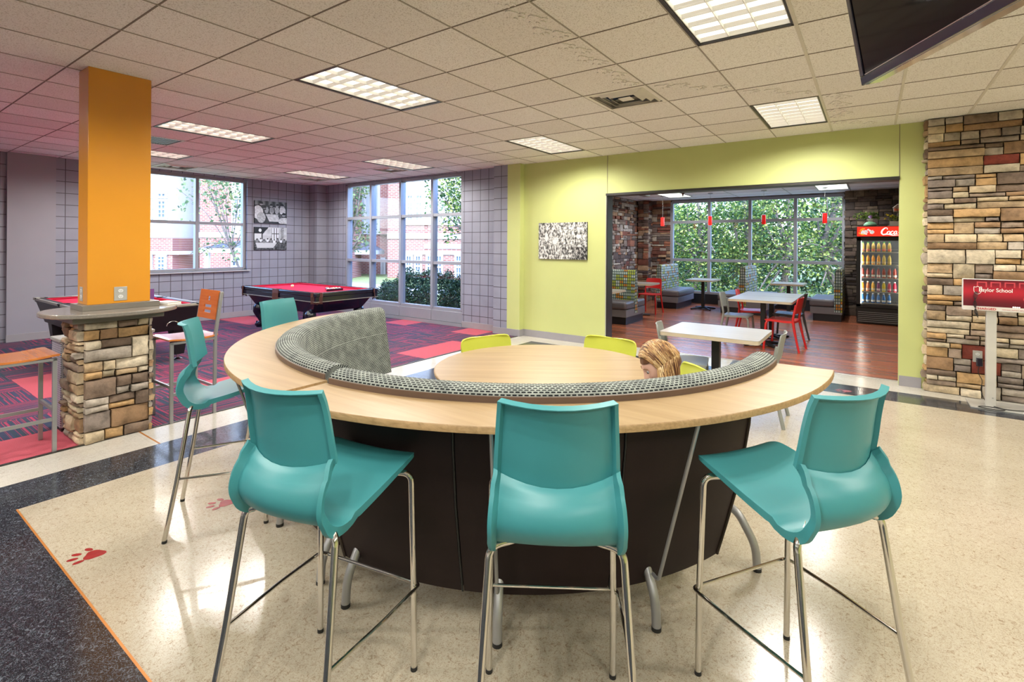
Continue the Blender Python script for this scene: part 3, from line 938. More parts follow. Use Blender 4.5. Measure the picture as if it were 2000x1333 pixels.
# ------------------------------------------------------------------ bar stool
def surf(prof, ucols, thick, flange, top_cap=True, yb=lambda t: 0, zb=lambda t: 0):
    """sheet from profile [(y, z, halfwidth)], turned back at the side edges; solid mesh"""
    n = len(prof); m = len(ucols)
    P = []
    for i, (y, z, w) in enumerate(prof):
        t = i / (n - 1)
        P.append([Vector((u * w, y + yb(t) * u * u, z + zb(t) * u * u)) for u in ucols])
    Nn = []
    for i in range(n):
        row = []
        for j in range(m):
            a = P[min(i + 1, n - 1)][j] - P[max(i - 1, 0)][j]
            b = P[i][min(j + 1, m - 1)] - P[i][max(j - 1, 0)]
            row.append(a.cross(b).normalized())
        Nn.append(row)
    return P, Nn

def sheet_mesh(P, Nn, thick, flange, cap0=False, cap1=True, ec=1):
    n, m = len(P), len(P[0])
    fl0 = flange if callable(flange) else (lambda t: flange)
    mb = MB()
    F = []; B = []
    for i in range(n):
        F.append([P[i][j] for j in range(m)])
        rowb = []
        for j in range(m):
            ed = j < ec or j >= m - ec or (cap1 and i >= n - ec) or (cap0 and i == 0)
            rowb.append(P[i][j] - Nn[i][j] * (fl0(i / (n - 1)) if ed else thick))
        B.append(rowb)
    # inner step row so the flange reads as a rim
    v = []; f = []
    for i in range(n): v += F[i]
    for i in range(n): v += B[i]
    off = n * m
    for i in range(n - 1):
        for j in range(m - 1):
            f.append((i * m + j, i * m + j + 1, (i + 1) * m + j + 1, (i + 1) * m + j))
            f.append((off + i * m + j, off + (i + 1) * m + j, off + (i + 1) * m + j + 1, off + i * m + j + 1))
    rim = [j for j in range(m)] + [i * m + m - 1 for i in range(1, n)] + [(n - 1) * m + j for j in range(m - 2, -1, -1)] + [i * m for i in range(n - 2, 0, -1)]
    for k in range(len(rim)):
        l = (k + 1) % len(rim)
        f.append((rim[k], rim[l], off + rim[l], off + rim[k]))
    mb.add(v, f)
    return mb

def make_bar_stool():
    r = empty('bar_stool', (0, 0, 0))
    U = [-1, -.93, -.922, -.75, -.5, -.25, 0, .25, .5, .75, .922, .93, 1]
    # seat: front lip, dished pan, curling up into the lumbar roll
    sp = cr([(.292, .742, .105), (.288, .757, .150), (.268, .770, .186), (.225, .774, .203), (.12, .755, .207), (.02, .730, .200), (-.08, .714, .195), (-.155, .712, .190), (-.212, .738, .187),
             (-.240, .782, .182), (-.234, .826, .179), (-.205, .858, .177), (-.184, .872, .176)], 4)
    n = len(sp)
    def yb(t): return 0 if t < .45 else .052 * min(1, (t - .45) / .25)
    def zb(t): return .012 * math.sin(min(1, t / .55) * PI) - (.012 if .5 < t < .9 else 0) + (.030 * max(0, (t - .8) / .2))
    P, N = surf(sp, U, .006, .02, yb=yb, zb=zb)
    sheet_mesh(P, N, .007, lambda t: .009 + .024 * min(1, max(0, (t - .12) / .5)), cap0=False, cap1=False, ec=2).build('seat', MT['teal'], r, angle=50, bevel=.0015)
    bp = cr([(-.178, .868, .176), (-.182, .90, .174), (-.190, .95, .172), (-.200, 1.02, .168), (-.212, 1.08, .164), (-.222, 1.112, .162), (-.2235, 1.117, .1617), (-.227, 1.128, .161)], 3)
    P, N = surf(bp, U, .006, .02, yb=lambda t: .052, zb=lambda t: .030 * (1 - t) ** 2 + .004)
    sheet_mesh(P, N, .006, .022, cap0=False, cap1=True, ec=2).build('backrest', MT['teal'], r, angle=50, bevel=.0015)
    R = .0115
    for s in (-1, 1):
        MB().tube(fillet([(s * .09, .16, .738), (s * .13, .17, .735), (s * .218, .205, .732), (s * .225, .215, .31), (s * .226, .218, .012)], .035), R, 12).build('leg', MT['chrome'], r)
        MB().tube(fillet([(s * .085, -.10, .698), (s * .12, -.125, .694), (s * .195, -.155, .690), (s * .216, -.21, .31), (s * .235, -.262, .012)], .035), R, 12).build('leg', MT['chrome'], r)
        MB().tube([(s * .226, .218, 0), (s * .226, .218, .014)], .0125, 12).build('foot_cap', MT['rubber'], r)
        MB().tube([(s * .235, -.262, 0), (s * .2345, -.2605, .014)], .0125, 12).build('foot_cap', MT['rubber'], r)
    bar = fillet([(-.218, -.205, .318), (-.236, .02, .316), (-.240, .222, .312), (-.228, .236, .31), (.228, .236, .31), (.240, .222, .312), (.236, .02, .316), (.218, -.205, .318)], .02, 4)
    MB().tube(bar, .0062, 10).build('footrest', MT['chrome'], r)
    for s in (-1, 1): MB().tube(cr([(s * .09, .16, .738), (s * .09, .06, .722), (s * .088, -.02, .706), (s * .085, -.10, .698)], 3), .008, 8).build('under_frame', MT['chrome'], r)
    return r
GS = 'teal bar stools round the curved counter'
stool0 = make_bar_stool()
spots = [((-1.545, 1.048), 12.0, 'teal bar stool in the left foreground, turned slightly right, by the counter split'),
         ((-.83, 1.404), 33.0, 'teal bar stool in the middle foreground, seen straight from behind'),
         ((-.206, 1.983), 57.7, 'teal bar stool in the right foreground, turned left towards the counter'),
         ((-3.075, 1.435), -31.0, 'teal bar stool seen from the side between the stone pillar and the counter'),
         ((-3.66, 2.22), -74.0, 'teal bar stool behind the far left of the counter, only its backrest top showing')]
for i, ((x, y), a, lb) in enumerate(spots):
    o = stool0 if i == 0 else copy_tree(stool0)
    o.location = (x, y, 0); o.rotation_euler = (0, 0, math.radians(a))
    tag(o, lb, 'bar stool', GS)

# ------------------------------------------------------------------ curved booth with counter
def booth(cx, cy, R, a0, a1, b0, b1, c0, c1, label, legs):
    """a = counter and cushion span, b = base panel span (degrees)"""
    r = empty('booth', (cx, cy, 0), 0, label, 'booth', 'two halves of the curved counter booth')
    A0, A1, B0, B1 = (math.radians(q) for q in (a0, a1, b0, b1))
    Ri = R - .255
    # counter: round tips
    n = 48
    zt, th = .96, .026
    tp = []
    for i in range(n + 1):
        a = lerp(A0, A1, i / n); tp.append((R * math.cos(a), R * math.sin(a)))
    for i in range(n, -1, -1):
        a = lerp(A0, A1, i / n); tp.append((Ri * math.cos(a), Ri * math.sin(a)))
    vs_ = []; m = MB(); N2 = n + 1
    for z in (zt, zt - .004, zt - th):
        for rr in (Ri, R - (.003 if z == zt else 0)):
            for i in range(N2):
                a = lerp(A0, A1, i / n); vs_.append((rr * math.cos(a), rr * math.sin(a), z))
    top = [(i, N2 + i, N2 + i + 1, i + 1) for i in range(n)]
    e = [(N2 + i, 3 * N2 + i, 3 * N2 + i + 1, N2 + i + 1) for i in range(n)] + [(3 * N2 + i, 5 * N2 + i, 5 * N2 + i + 1, 3 * N2 + i + 1) for i in range(n)]
    bot = [(4 * N2 + i, 4 * N2 + i + 1, 5 * N2 + i + 1, 5 * N2 + i) for i in range(n)]
    inn = [(i, i + 1, 4 * N2 + i + 1, 4 * N2 + i) for i in range(n)]
    ends = [(0, 4 * N2, 5 * N2, 3 * N2, N2), (n, N2 + n, 3 * N2 + n, 5 * N2 + n, 4 * N2 + n)]
    m.add(vs_, top, mi=0); b = MB()
    m.add(vs_, e + ends + bot + inn, mi=1)
    m.build('counter_top', [MT['maple'], MT['ply']], r, angle=40, weld=.0001)
    # upholstered back: thin shell standing above the counter, leaning in towards the seat
    ro = Ri - .004
    pr = [(ro, .955), (ro + .002, .985), (ro - .010, 1.002), (ro - .045, 1.015), (ro - .085, 1.014), (ro - .118, .998), (ro - .135, .975), (ro - .165, .80), (ro - .20, .62), (ro - .225, .46), (ro - .10, .44), (ro - .03, .60)]
    C0, C1 = math.radians(c0), math.radians(c1)
    m = MB(); m.arc([(ro, .935)] + pr[:8] + [(ro - .165, .80), (ro - .05, .80)], A0 + .012, A1 - .012, 72)
    m.build('back_cushion', MT['cushion'], r, angle=55)
    pr = [(ro - .02, .805)] + pr[7:]
    m = MB(); m.arc(pr, C0 + .012, C1 - .012, 72)
    m.build('lower_back_cushion', MT['cushion'], r, angle=55)
    pb = [(ro + .001, .935), (ro + .0065, .940), (ro + .0065, .984), (ro + .001, .986)]
    m = MB(); m.arc(pb, A0 + .012, A1 - .012, 72); m.build('piping_band', MT['tan_vinyl'], r)
    # bench seat
    pr = [(ro - .13, .24), (ro - .13, .395), (ro - .25, .41), (ro - .58, .415), (ro - .62, .39), (ro - .62, .27), (ro - .58, .24)]
    m = MB(); m.arc(pr, C0 + .02, C1 - .02, 60); m.build('seat_cushion', MT['boothgrey'], r, angle=50)
    # flared outside panels in brown vinyl with a stitched seam between them
    k = 3
    for i in range(k):
        q0, q1 = lerp(B0, B1, i / k) + (.004 if i else 0), lerp(B0, B1, (i + 1) / k) - (.004 if i < k - 1 else 0)
        pr = [(Ri + .060, .933), (Ri + .052, .80), (Ri + .010, .55), (Ri - .050, .32), (Ri - .098, .15), (Ri - .16, .15), (Ri - .10, .55), (Ri - .02, .933)]
        m = MB(); m.arc(pr, q0, q1, 20); m.build('base_panel', MT['vinyl'], r, angle=40)
        if i:
            m = MB(); pts = [((q + .002) * math.cos(q0 - .004), (q + .002) * math.sin(q0 - .004), z) for q, z in pr[:5]]
            m.tube(pts, .004, 6); m.build('seam', MT['rubber'], r)
    for q in (B0, B1):
        m = MB()
        pts = [((qr + .003) * math.cos(q), (qr + .003) * math.sin(q), z) for qr, z in ((Ri + .060, .933), (Ri + .052, .80), (Ri + .010, .55), (Ri - .050, .32), (Ri - .098, .15))]
        m.tube(pts, .006, 6)
        m.build('edge_stitching', MT['mortar'], r)
    for (a, rod) in legs:
        q = math.radians(a); c, s = math.cos(q), math.sin(q)
        pts = fillet([((Ri - .42) * c, (Ri - .42) * s, .30), ((Ri - .12) * c, (Ri - .12) * s, .26), ((Ri - .030) * c, (Ri - .030) * s, .12), ((Ri - .022) * c, (Ri - .022) * s, .012)], .05)
        l = MB().tube(pts, .019, 12).build('leg', MT['silver'], r)
        MB().tube([((Ri - .022) * c, (Ri - .022) * s, 0), ((Ri - .022) * c, (Ri - .022) * s, .016)], .020, 12).build('foot_pad', MT['rubber'], l)
        if rod:
            MB().tube(fillet([((R - .03) * c, (R - .03) * s, .934), ((Ri - .01) * c, (Ri - .01) * s, .21), ((Ri - .05) * c, (Ri - .05) * s, .215)], .02), .0075, 8).build('strut', MT['silver'], r)
    return r
booth(-2.0, 2.93, 1.853, 271.5, 361.5, 272.0, 341.5, 271.5, 341, 'right half of the curved booth with pale wood counter, nearest the viewer', [(275.5, False), (301, True), (325, True), (351, False)])
booth(-2.0, 2.985, 1.878, 180.5, 270.3, 181, 268.5, 180.5, 270.3, 'left half of the curved booth with grey woven back, near the pool table', [(267.5, False), (245, True), (215, True), (190, False)])

# round table inside the booth
r = empty('round_table', (-1.826, 2.967, 0), .6, 'large round pale wood table in the middle of the curved booth', 'table')
MB().lathe([(.0, .712), (.755, .712), (.766, .718), (.766, .733), (.760, .737), (.0, .737)], n=72).build('tabletop', [MT['maple']], r, angle=30)
MB().lathe([(.0, .70), (.10, .70), (.10, .712), (0, .712)], n=20).build('top_plate', MT['blackmetal'], r)
MB().lathe([(.045, .03), (.045, .70)], n=20).build('column', MT['blackmetal'], r)
MB().lathe([(.0, 0), (.34, 0), (.34, .012), (.08, .03), (0, .03)], n=40).build('base', MT['blackmetal'], r)

# lime shell chairs
def make_lime():
    r = empty('lime_chair', (0, 0, 0))
    U = [-1, -.97, -.8, -.5, 0, .5, .8, .97, 1]
    sp = cr([(.23, .435, .19), (.21, .452, .215), (.10, .450, .225), (-.05, .442, .225), (-.15, .450, .22), (-.20, .49, .215), (-.215, .56, .215), (-.228, .66, .232), (-.24, .735, .238), (-.247, .775, .232), (-.249, .792, .215), (-.250, .800, .175)], 4)
    P, N = surf(sp, U, 0, 0, yb=lambda t: 0 if t < .4 else .045 * min(1, (t - .4) / .2), zb=lambda t: .012 if t < .5 else 0)
    sheet_mesh(P, N, .006, .012).build('shell', MT['lime_plastic'], r, angle=60, bevel=.0015)
    for s in (-1, 1):
        MB().tube(fillet([(s * .10, .12, .437), (s * .18, .14, .43), (s * .215, .20, .01)], .03), .010, 10).build('leg', MT['chrome'], r)
        MB().tube(fillet([(s * .10, -.08, .43), (s * .18, -.10, .425), (s * .215, -.22, .01)], .03), .010, 10).build('leg', MT['chrome'], r)
    return r
lc = make_lime()
def face(fx, fy): return math.atan2(fy, fx) - PI / 2
for i, (bx_, by_, f, lb) in enumerate([(-2.66, 3.33, (.93, -.37), 'lime green chair pushed in at the left back of the round table'),
                                      (-1.775, 3.93, (-.05, -1), 'lime green chair at the back of the round table, in front of the opening'),
                                      (-.86, 3.27, (-.76, -.65), 'lime green chair behind the blond person, its back turned sideways')]):
    o = lc if i == 0 else copy_tree(lc)
    d = Vector((f[0], f[1], 0)).normalized()
    o.location = (bx_ + d.x * .24, by_ + d.y * .24, 0); o.rotation_euler = (0, 0, face(*f))
    tag(o, lb, 'chair', 'lime chairs at the round table')

# ------------------------------------------------------------------ stone pillar, ledge and orange column
m = MB()
X0, X1, Y0, Y1 = -5.33, -4.99, 1.25, 1.67
stone_face(m, (X1, Y0, 0), (0, 1, 0), (1, 0, 0), .42, .945, 31, d0=.035, d1=.06, res=(7, 4), scale=.88)
stone_face(m, (X0 - .05, Y0, 0), (1, 0, 0), (0, -1, 0), .39, .945, 32, d0=.03, d1=.065, res=(6, 4), scale=.8)
stone_face(m, (X0, Y1, 0), (0, -1, 0), (-1, 0, 0), .42, .945, 33, d0=.03, d1=.05, res=(4, 3))
stone_face(m, (X1 + .05, Y1, 0), (-1, 0, 0), (0, 1, 0), .39, .945, 34, d0=.03, d1=.05, res=(4, 3), scale=.8)
pl = struct(m.build('trim_1', MT['stone'], angle=50))
bx(X0, X1, Y0, Y1, 0, .945).build('mortar_core', MT['mortar'], pl, smooth=False)
bx(-5.40, -4.945, 1.17, 1.78, .945, .995).build('ledge_support', MT['taupe'], pl, bevel=.002)
m = MB()
pts = []
for k in range(72):
    a = 2 * PI * k / 72
    ca, sa = math.cos(a), math.sin(a)
    e = 2 / 2.3
    pts.append((-5.165 + .385 * abs(ca) ** e * (1 if ca > 0 else -1), 1.475 + .455 * abs(sa) ** e * (1 if sa > 0 else -1)))
m.prism(pts, .995, 1.028)
led = m.build('ledge_top', MT['ledge'], pl, bevel=.007, segs=3, angle=40)
bx(-5.37, -5.055, 1.255, 1.785, 1.028, 1.072).build('column_plinth', MT['taupe'], pl, bevel=.002)
oc = struct(bx(-5.335, -5.095, 1.295, 1.727, 1.072, H).build('trim_2', MT['orange'], bevel=.003))
def outlet(loc, rz, label, w=.07, h=.115):
    r = empty('power_outlet', loc, rz, label, 'outlet')
    bx(-w / 2, w / 2, -.004, .0, -h / 2, h / 2).build('cover_plate', MT['plate'], r, bevel=.0015)
    for s in (-1, 1):
        so = MB().prism([(.017 * math.cos(a) * 1.0, .0145 * math.sin(a) + s * .024) for a in [2 * PI * k / 16 for k in range(16)]], 0, .002, None, Matrix(((1, 0, 0, 0), (0, 0, -1, -.004), (0, 1, 0, 0), (0, 0, 0, 1)))).build('socket', MT['white'], r)
        q = MB()
        q.box(-.007, -.005, -.0068, -.0055, s * .024 - .003, s * .024 + .006); q.box(.005, .007, -.0068, -.0055, s * .024 - .003, s * .024 + .006); q.box(-.0015, .0015, -.0068, -.0055, s * .024 - .010, s * .024 - .006)
        q.build('slot', MT['rubber'], so, smooth=False)
    return r
outlet((-5.095, 1.515, 1.150), PI / 2, 'steel outlet plate on the broad orange face of the column', .09, .115)
outlet((-5.235, 1.295, 1.155), 0, 'outlet plate on the narrow left side of the orange column')
r = empty('book', (-5.12, 1.865, 1.028), .25, 'closed cream book lying on the ledge right of the orange column', 'book')
bx(-.09, .09, -.055, .065, .003, .020).build('pages', MT['louver'], r, bevel=.001)
q = MB(); q.box(-.093, .093, -.058, .068, 0, .003); q.box(-.093, .093, -.058, .068, .020, .023); q.box(-.096, -.092, -.058, .068, 0, .023)
q.build('cover', MT['tabedge'], r, bevel=.001)
tag(bx(-5.40, -5.395, 1.80, 1.86, 1.028, 1.15).build('acrylic_sign', plain('violet_acrylic', (.20, .08, .30), .2)), 'thin violet upright panel on the ledge behind the orange column', 'sign')
# perforated bin behind the pillar
r = empty('waste_bin', (-5.58, 1.545, 0), 0, 'pale perforated metal bin behind the stone pillar', 'bin')
t = NT('perforated_metal'); vo = t.n('ShaderNodeTexVoronoi', i_Scale=55.0); vo.inputs['Randomness'].default_value = 0; t.l(t.obj(), vo.inputs['Vector'])
t.base(t.ramp(vo.outputs['Distance'], [(.28, (.16, .16, .20)), (.36, (.55, .55, .62))]), .35, .4)
MT['perf'] = t.m
bx(-.13, .13, -.33, .33, .03, .74).build('body', MT['perf'], r, bevel=.006)
bx(-.14, .14, -.34, .34, .74, .77).build('lid', MT['plate'], r, bevel=.006)
bx(-.12, .12, -.32, .32, 0, .03).build('plinth', MT['blackmetal'], r)

# wooden-seat metal bar stools
def make_cafe_stool():
    r = empty('cafe_stool', (0, 0, 0))
    U = [-1, -.6, -.2, .2, .6, 1]
    sp = cr([(.21, .722, .205), (.19, .735, .21), (.05, .722, .21), (-.10, .722, .21), (-.20, .735, .205)], 3)
    P, N = surf(sp, U, 0, 0); sheet_mesh(P, N, .016, .016).build('seat', MT['seatwood'], r, bevel=.003)
    b = .013
    for s in (-1, 1):
        bx(s * .195 - b, s * .195 + b, .165, .165 + 2 * b, 0, .705).build('leg', MT['silver'], r, bevel=.002)
        m = MB(); pts = [(-.175 - b, 0), (-.175 + b, 0), (-.180 + b, .72), (-.235 + b, 1.12), (-.235 - b, 1.12), (-.180 - b, .72)]
        Mx = Matrix(((0, 0, 1, 0), (1, 0, 0, 0), (0, 1, 0, 0), (0, 0, 0, 1)))
        m.prism(pts, s * .195 - b, s * .195 + b, None, Mx); m.build('rear_leg', MT['silver'], r, bevel=.002)
        bx(s * .195 - .008, s * .195 + .008, -.17, .17, .235, .26).build('stretcher', MT['silver'], r)
        bx(s * .195 - b, s * .195 + b, -.18, .19, .685, .705).build('seat_rail', MT['silver'], r)
    bx(-.19, .19, .17, .186, .30, .325).build('footrest', MT['silver'], r)
    bx(-.19, .19, -.185, -.17, .235, .26).build('stretcher', MT['silver'], r)
    # backrest panel with two slots and a round hole
    m = MB()
    rows = [(-.18, .18, .86, .915), (-.18, -.075, .915, .94), (.075, .18, .915, .94), (-.18, .18, .94, .965), (-.18, -.075, .965, .99), (.075, .18, .965, .99), (-.18, .18, .99, 1.03), (-.18, -.03, 1.03, 1.07), (.03, .18, 1.03, 1.07), (-.18, .18, 1.07, 1.13)]
    Mt = Matrix.Translation((0, -.205, 1.0)) @ Matrix.Rotation(math.radians(7.5), 4, 'X') @ Matrix.Translation((0, 0, -1.0))
    for (a, b_, c, d) in rows: m.box(a, b_, -.007, .007, c, d, None, Mt)
    m.build('back_panel', MT['orangewood'], r, smooth=False)
    return r
cs = make_cafe_stool()
cs.location = (-5.15, 2.02, 0); cs.rotation_euler = (0, 0, PI)
tag(cs, 'metal stool with slotted orange wood back right of the stone pillar', 'bar stool', 'wood and metal stools at the pillar ledge')
o = copy_tree(cs); o.location = (-5.18, .90, 0); o.rotation_euler = (0, 0, 0)
tag(o, 'metal stool with orange wood seat at the left edge, left of the stone pillar', 'bar stool', 'wood and metal stools at the pillar ledge')

# ------------------------------------------------------------------ pool tables
def ring_rail(m, x0, x1, y0, y1, w, z0, z1):
    m.box(x0, x1, y0, y0 + w, z0, z1); m.box(x0, x1, y1 - w, y1, z0, z1); m.box(x0, x0 + w, y0 + w, y1 - w, z0, z1); m.box(x1 - w, x1, y0 + w, y1 - w, z0, z1)
def frustum(m, a, b, z0, z1):
    """a, b half sizes (x, y) at z0 and z1"""
    v = [(sx * q[0], sy * q[1], z) for q, z in ((a, z0), (b, z1)) for sx, sy in ((-1, -1), (1, -1), (1, 1), (-1, 1))]
    m.add(v, [(3, 2, 1, 0), (4, 5, 6, 7), (0, 1, 5, 4), (1, 2, 6, 5), (2, 3, 7, 6), (3, 0, 4, 7)])
L2, W2 = 1.22, .635
pt = empty('pool_table', (-8.58, 5.445, 0), 0, 'ornate black pool table with red cloth and carved legs near the tall windows', 'pool table')
m = MB(); ring_rail(m, -L2, L2, -W2, W2, .11, .70, .765)
m.build('rail', MT['blackwood'], pt, bevel=.012)
m = MB(); ring_rail(m, -L2 + .01, L2 - .01, -W2 + .01, W2 - .01, .04, .62, .70); m.build('apron', MT['blackwood'], pt, bevel=.004)
m = MB(); ring_rail(m, -L2 + .0, L2 - .0, -W2 + .0, W2 - .0, .02, .612, .622); m.build('moulding', MT['trimmetal'], pt)
m = MB(); frustum(m, (L2 - .30, W2 - .14), (L2 - .10, W2 - .05), .40, .64); m.build('cabinet', MT['blackwood'], pt, bevel=.006)
bx(-L2 + .10, L2 - .10, -W2 + .10, W2 - .10, .70, .735).build('cloth', MT['cloth'], pt, smooth=False)
m = MB(); ring_rail(m, -L2 + .10, L2 - .10, -W2 + .10, W2 - .10, .045, .735, .762); m.build('cushion', MT['cloth_rail'], pt, bevel=.008)
def pocket(x, y, a):
    p = MB(); p.lathe([(.0, .700), (.05, .705), (.060, .73), (.062, .767), (.050, .768), (.050, .71), (.0, .705)], (x, y, 0), 16).build('pocket', MT['rubber'], pt)
    q = MB(); c, s = math.cos(a), math.sin(a)
    Mx = Matrix.Translation((x + c * .055, y + s * .055, 0)) @ Matrix.Rotation(a, 4, 'Z')
    q.box(-.004, .012, -.095, .095, .700, .768, None, Mx)
    for k in range(19): q.tube([Mx @ Vector((.010, -.09 + k * .01, .705)), Mx @ Vector((.014, -.09 + k * .01, .585))], .0042, 5)
    q.build('leather_fringe', MT['leather'], pt)
    n = MB()
    for k in range(9):
        an = a - 1.2 + 2.4 * k / 8
        n.tube([(x + .05 * math.cos(an), y + .05 * math.sin(an), .70), (x + c * .02 + .045 * math.cos(an), y + s * .02 + .045 * math.sin(an), .62), (x + c * .02, y + s * .02, .565)], .006, 5)
    for zz in (.66, .61): n.tube([(x + c * .01 + .048 * math.cos(2 * PI * k / 12), y + s * .01 + .048 * math.sin(2 * PI * k / 12), zz) for k in range(12)], .006, 5, closed=True)
    n.build('net', MT['leather'], pt)
for (sx, sy) in ((-1, -1), (1, -1), (1, 1), (-1, 1)): pocket(sx * (L2 - .085), sy * (W2 - .085), math.atan2(sy, sx))
pocket(0, -W2 + .06, -PI / 2); pocket(0, W2 - .06, PI / 2)
for (sx, sy) in ((-1, -1), (1, -1), (1, 1), (-1, 1)):
    d = Vector((sx, sy, 0)).normalized()
    bx_, by_ = sx * (L2 - .40), sy * (W2 - .17)
    prof = [(.02, .42, .075), (.035, .37, .095), (.05, .31, .085), (.035, .24, .062), (.0, .17, .050), (-.02, .115, .048), (-.005, .075, .055), (.02, .05, .060), (.025, .02, .050), (.025, 0, .048)]
    pts = cr([(bx_ + d.x * a, by_ + d.y * a, z, rr) for a, z, rr in prof], 4)
    l = MB().tube([p[:3] for p in pts], [p[3] for p in pts], 14).build('carved_leg', MT['blackwood'], pt, angle=60)
    sc = MB()
    for (dz, rr) in ((.052, .038), (.10, .020)): sc.lathe([(0, -rr), (rr * .7, -rr * .7), (rr, 0), (rr * .7, rr * .7), (0, rr)], (bx_ + d.x * .065, by_ + d.y * .065, dz), 12)
    sc.build('claw_foot', MT['blackwood'], l)
ballcol = [(.85, .82, .70), (.80, .55, .03), (.03, .06, .30), (.55, .03, .02), (.12, .03, .20), (.70, .20, .02), (.02, .18, .07), (.25, .02, .03), (.015, .015, .015)]
def ball(name, x, y, z, col, stripe, label, grp):
    r = empty(name, (x, y, z), random.random() * 6, label, 'ball', grp)
    def sph(rr, n=12):
        return [(rr * math.sin(PI * k / n), -rr * math.cos(PI * k / n)) for k in range(n + 1)]
    MB().lathe(sph(.0285), n=18).build('body', plain('ball_%d' % int(col[0] * 1000 + col[2] * 77), col if not stripe else (.80, .78, .68), .1, coat=.6, var=0), r, angle=80)
    if stripe:
        b = .0288
        MB().lathe([(b * math.cos(t), b * math.sin(t)) for t in [(-.55 + 1.1 * k / 6) for k in range(7)]], n=18).build('stripe', plain('stripe_%d' % int(col[0] * 1000 + col[2] * 77), col, .1, coat=.6, var=0), r, angle=80)
    return r
tz = .735
ball('cue_ball', -9.05, 5.41, tz + .0285, (.80, .66, .45), False, 'single cream cue ball alone on the far half of the red cloth', None)
names = ['cue', 'yellow', 'dark blue', 'red', 'purple', 'orange', 'green', 'maroon', 'black']
k = 0
rx, ry = -7.94, 5.48
seq = [1, 2, 3, 4, 8, 5, 6, 7, 1, 2, 3, 4, 5, 6, 7]
for row in range(5):
    for j in range(row + 1):
        c = seq[k]; st = k > 7
        x = rx + (row - 2) * .0495; y = ry + (j - row / 2) * .0575
        where = ['tip', 'second row', 'third row', 'fourth row', 'back row'][row]
        side = '' if row == 0 else (', on the window side' if j == row else ', on the near side' if j == 0 else ', place %d from the near side' % (j + 1))
        ball('pool_ball', x, y, tz + .0285, ballcol[c], st, '%s %s ball in the %s of the rack%s' % (names[c], 'striped' if st else 'solid', where, side), 'racked balls on the ornate pool table')
        k += 1
tri = []
for (a, b) in ((-.155, 0), (.135, -.165), (.135, .165)): tri.append((rx + a, ry + b, tz + .018))
tr = MB()
for i in range(3):
    a, b = Vector(tri[i]), Vector(tri[(i + 1) % 3])
    d = (b - a).normalized(); nrm = Vector((-d.y, d.x, 0))
    L = (b - a).length
    Mx = Matrix(((d.x, nrm.x, 0, a.x), (d.y, nrm.y, 0, a.y), (0, 0, 1, a.z), (0, 0, 0, 1)))
    tr.box(-.004, L + .004, -.005, .005, -.018, .020, None, Mx)
tag(tr.build('ball_rack', MT['blackwood'], bevel=.002), 'black triangular rack around the balls on the red cloth', 'ball rack')

p2 = empty('pool_table', (-8.6, 2.51, 0), 0, 'plain black pool table with red cloth and metal corners behind the pillar', 'pool table')
L3, W3 = 1.22, .61
m = MB(); ring_rail(m, -L3, L3, -W3, W3, .085, .715, .765); m.build('rail', MT['blackcab'], p2, bevel=.006)
m = MB(); ring_rail(m, -L3 - .004, L3 + .004, -W3 - .004, W3 + .004, .03, .735, .768); m.build('rail_trim', MT['trimmetal'], p2, bevel=.004)
m = MB(); frustum(m, (L3 - .10, W3 - .09), (L3 - .01, W3 - .01), .42, .72); m.build('cabinet', MT['blackcab'], p2, bevel=.004)
bx(-L3 + .08, L3 - .08, -W3 + .08, W3 - .08, .715, .735).build('cloth', MT['cloth'], p2, smooth=False)
m = MB(); ring_rail(m, -L3 + .08, L3 - .08, -W3 + .08, W3 - .08, .045, .735, .760); m.build('cushion', MT['cloth_rail'], p2, bevel=.008)
for (x, y) in ((-L3 + .06, -W3 + .06), (L3 - .06, -W3 + .06), (L3 - .06, W3 - .06), (-L3 + .06, W3 - .06), (0, -W3 + .05), (0, W3 - .05)):
    MB().lathe([(.0, .74), (.045, .745), (.055, .769), (.070, .772), (.072, .766), (.05, .72), (0, .72)], (x, y, 0), 18).build('pocket', MT['rubber'], p2)
for (sx, sy) in ((-1, -1), (1, -1), (1, 1), (-1, 1)):
    m = MB(); m.box(sx * (L3 - .006) - .05, sx * (L3 - .006) + .012 * sx + (.05 if sx < 0 else 0), sy * (W3 - .02) - .03, sy * (W3 - .02) + .03, .738, .773)
    m.build('corner_cap', MT['trimmetal'], p2, bevel=.004)
    m = MB(); X, Y = sx * (L3 - .27), sy * (W3 - .20)
    v = [(X + a * q, Y + b * q, z) for q, z in ((.055, .075), (.095, .43)) for a, b in ((-1, -1), (1, -1), (1, 1), (-1, 1))]
    m.add(v, [(3, 2, 1, 0), (4, 5, 6, 7), (0, 1, 5, 4), (1, 2, 6, 5), (2, 3, 7, 6), (3, 0, 4, 7)])
    l = m.build('leg', MT['blackcab'], p2, bevel=.004)
    MB().lathe([(0, 0), (.048, 0), (.050, .012), (.02, .025), (.018, .078), (0, .078)], (X, Y, 0), 16).build('leveler', MT['chrome'], l)
MB().tube([(L3 - .01, .25 + .07 * math.cos(PI * k / 12), .50 + .055 * math.sin(PI * k / 12)) for k in range(13)], .006, 8).build('ball_return_rim', MT['chrome'], p2)

